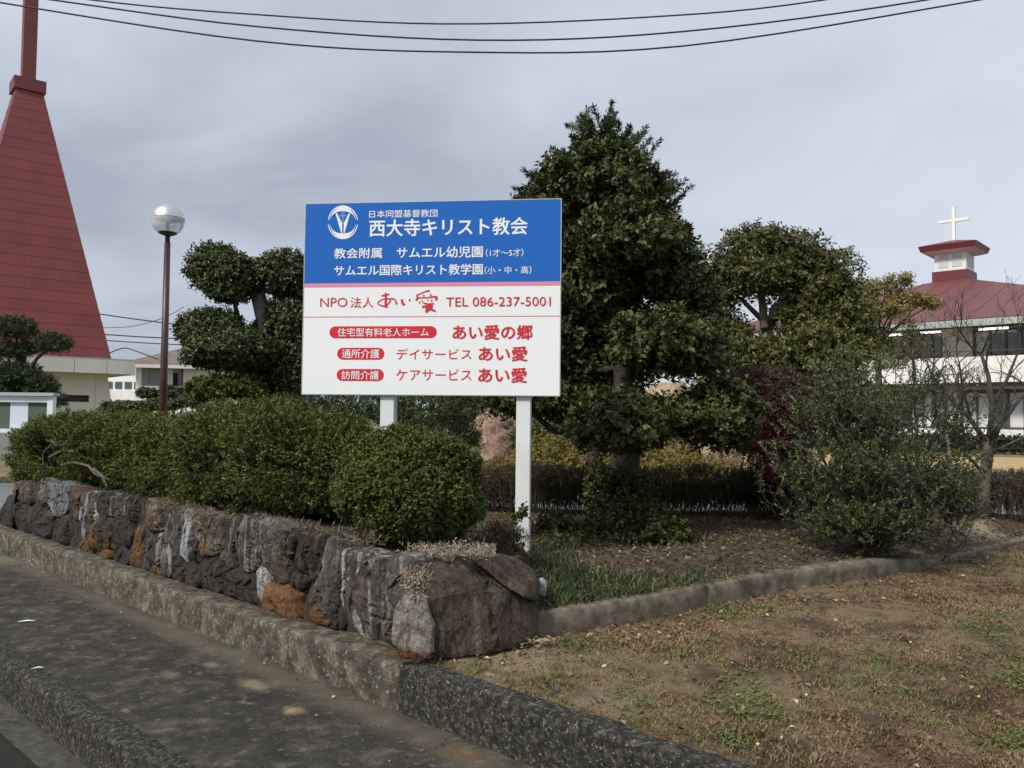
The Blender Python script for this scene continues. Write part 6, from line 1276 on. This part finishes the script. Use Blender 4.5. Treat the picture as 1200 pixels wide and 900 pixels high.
# variegated iris-like plant
c = G(690, 628, 0.62); ir = thing('striped_plant', 'clump of broad yellow edged leaves left of the tree base', 'plant', (c.x, c.y, 0.6))
for k in range(26):
    a = rng.uniform(0, 6.28); X = np.array([c.x+rng.normal()*0.10]); Y = np.array([c.y+rng.normal()*0.06]); o_ = np.array([math.cos(a), math.sin(a)*0.5]); Hh = 0.26*rng.uniform(.7, 1.2); V = []; Fc = []; ln = rng.uniform(.4, 1.0)
    sd = Vector((-o_[1], o_[0], 0)).normalized()
    for j in range(6):
        t = j/5; p = Vector((X[0]+o_[0]*Hh*ln*t*t, Y[0]+o_[1]*Hh*ln*t*t, 0.6+Hh*(t-0.42*t*t*ln))); wq = 0.017*math.sin(math.pi*min(1, 0.25+t*0.75))+0.001; V += [p+sd*wq, p+Vector((0, 0, -0.004)), p-sd*wq]
    for j in range(5): Fc += [(3*j, 3*j+1, 3*j+4, 3*j+3), (3*j+1, 3*j+2, 3*j+5, 3*j+4)]
    mesh('leaf', V, Fc, simple('iris_leaf', (0.16, 0.20, 0.06), 0.5) if k == 0 else bpy.data.materials['iris_leaf'] if k % 3 else (bpy.data.materials.get('iris_leaf_pale') or simple('iris_leaf_pale', (0.36, 0.36, 0.14), 0.5)), ir, True)
# ivy and undergrowth round the tree base
iv = thing('undergrowth', 'dark leafy undergrowth heaped round the base of the dark tree', 'undergrowth', (P(735, 640, 7.4).x, 7.4, 0.6), kind='stuff')
crown('foliage', [pxpad(745, 625, 46, 40, 7.2), pxpad(700, 578, 13, 34, 7.85), pxpad(705, 640, 46, 26, 6.9), pxpad(775, 638, 36, 26, 6.9), pxpad(660, 650, 34, 18, 6.6), pxpad(735, 590, 28, 40, 7.8), pxpad(655, 625, 26, 20, 7.2), pxpad(805, 652, 24, 14, 6.8)], 4200, 8, 0.10, 0.034, 0.022, M['leaf_tree'], iv, 210, 'stuff', rmin=0.4, flat=1, amp=0.3, jit=0.8)
c = P(618, 610, 5.6); iv2 = thing('climbing_ivy', 'sprig of dark ivy climbing the right white signpost', 'ivy', (c.x-.05, 5.7, 0.7))
crown('foliage', [pxpad(604, 640, 9, 20, 5.72), pxpad(607, 606, 7, 14, 5.70), pxpad(600, 655, 14, 10, 5.75), pxpad(614, 600, 4, 6, 5.68)], 55, 6, 0.05, 0.028, 0.02, M['leaf_tree'], iv2, 215, 'stuff', rmin=0.2)
v, f = tube([P(602, 662, 5.74), P(605, 640, 5.72), P(606, 615, 5.71), P(612, 598, 5.70)], [0.004, 0.003, 0.003, 0.002], 5); mesh('stem', v, f, M['twig_grey'], iv2, True)
c = P(590, 640, 5.4); dk = thing('dry_undergrowth', 'thin dry brown undergrowth between the round bush and right signpost', 'undergrowth', (c.x, c.y, .8), kind='stuff')
crown('foliage', [pxpad(585, 632, 26, 18, 5.5), pxpad(550, 640, 30, 14, 5.2)], 420, 7, 0.09, 0.022, 0.010, M['leaf_brown'], dk, 217, 'stuff', rmin=0.2, rshift=0.2)
# dead vines hanging over the wall top
def vines(name, lab, s0, s1, zlo, zhi, n, tcen=WP-0.06, sz=0.045):
    o = thing(name, lab, 'dead vines', ST((s0+s1)/2, tcen, zhi), kind='stuff'); s = rng.uniform(s0, s1, n); z = zlo+(zhi-zlo)*rng.random(n)**0.6; p = s[:, None]*Dv+(tcen+rng.uniform(-.04, .05, n))[:, None]*Nv; p[:, 2] = z
    V, T, R_ = twigleaf(p, sph(n), 4, 0.05, sz, 0.004, up=0.1, jit=0.9); fast_mesh('foliage', V, T, R_, M['dead_vine'], o, 'stuff')
sA = on_t(312, 600, WP)[0]; sB = on_t(345, 600, WP)[0]; vines('dead_vines', 'pale dead vine stems hanging over the wall above the orange boulder', sB, sA, 0.62, 0.95, 150)
sA = on_t(225, 600, WP)[0]; sB = on_t(262, 600, WP)[0]; vines('dead_vines', 'reddish dead vines over the rough brown stone in the middle of the wall', sB, sA, 0.84, 0.95, 130)
sA = on_t(180, 600, WP)[0]; sB = on_t(440, 600, WP)[0]; vines('dead_vines', 'thin line of dry stems along the top of the wall', sB, sA, 0.90, 0.95, 330, WP+0.05)
o = thing('silvery_moss', 'silvery dry creeping plant spilling over the left shoulder of the corner boulder', 'plant', P(500, 670, 4.3), kind='stuff')
n = 950; xx = np.concatenate([rng.normal(486, 7, n//2), rng.uniform(490, 580, n-n//2)]); yy = np.concatenate([rng.normal(670, 15, n//2), rng.normal(645, 4, n-n//2)]); dep = np.interp(yy, [635, 650, 700], [4.62, 4.34, 4.10])
p = np.array([tuple(P(a, b, c_)) for a, b, c_ in zip(xx, yy, dep)]); V, T, R_ = twigleaf(p, sph(n)+np.array([0, -0.6, 0.5]), 5, 0.025, 0.016, 0.006, jit=0.8); fast_mesh('foliage', V, T, np.clip(R_+0.15, 0, 1), M['dead_vine'], o, 'stuff')
o = thing('rusty_moss', 'small rust brown moss cushion at the foot of the corner boulder', 'plant', G(480, 772, KZ), kind='stuff')
n = 500; c = G(480, 770, 0.455); p = np.stack([c.x+rng.normal(size=n)*0.045, c.y+rng.normal(size=n)*0.03, 0.455+0.02*rng.random(n)], 1); V, T, R_ = twigleaf(p, sph(n)+np.array([0, 0, 1.0]), 4, 0.015, 0.012, 0.003); fast_mesh('foliage', V, T, R_, M['rust_moss'], o, 'stuff')
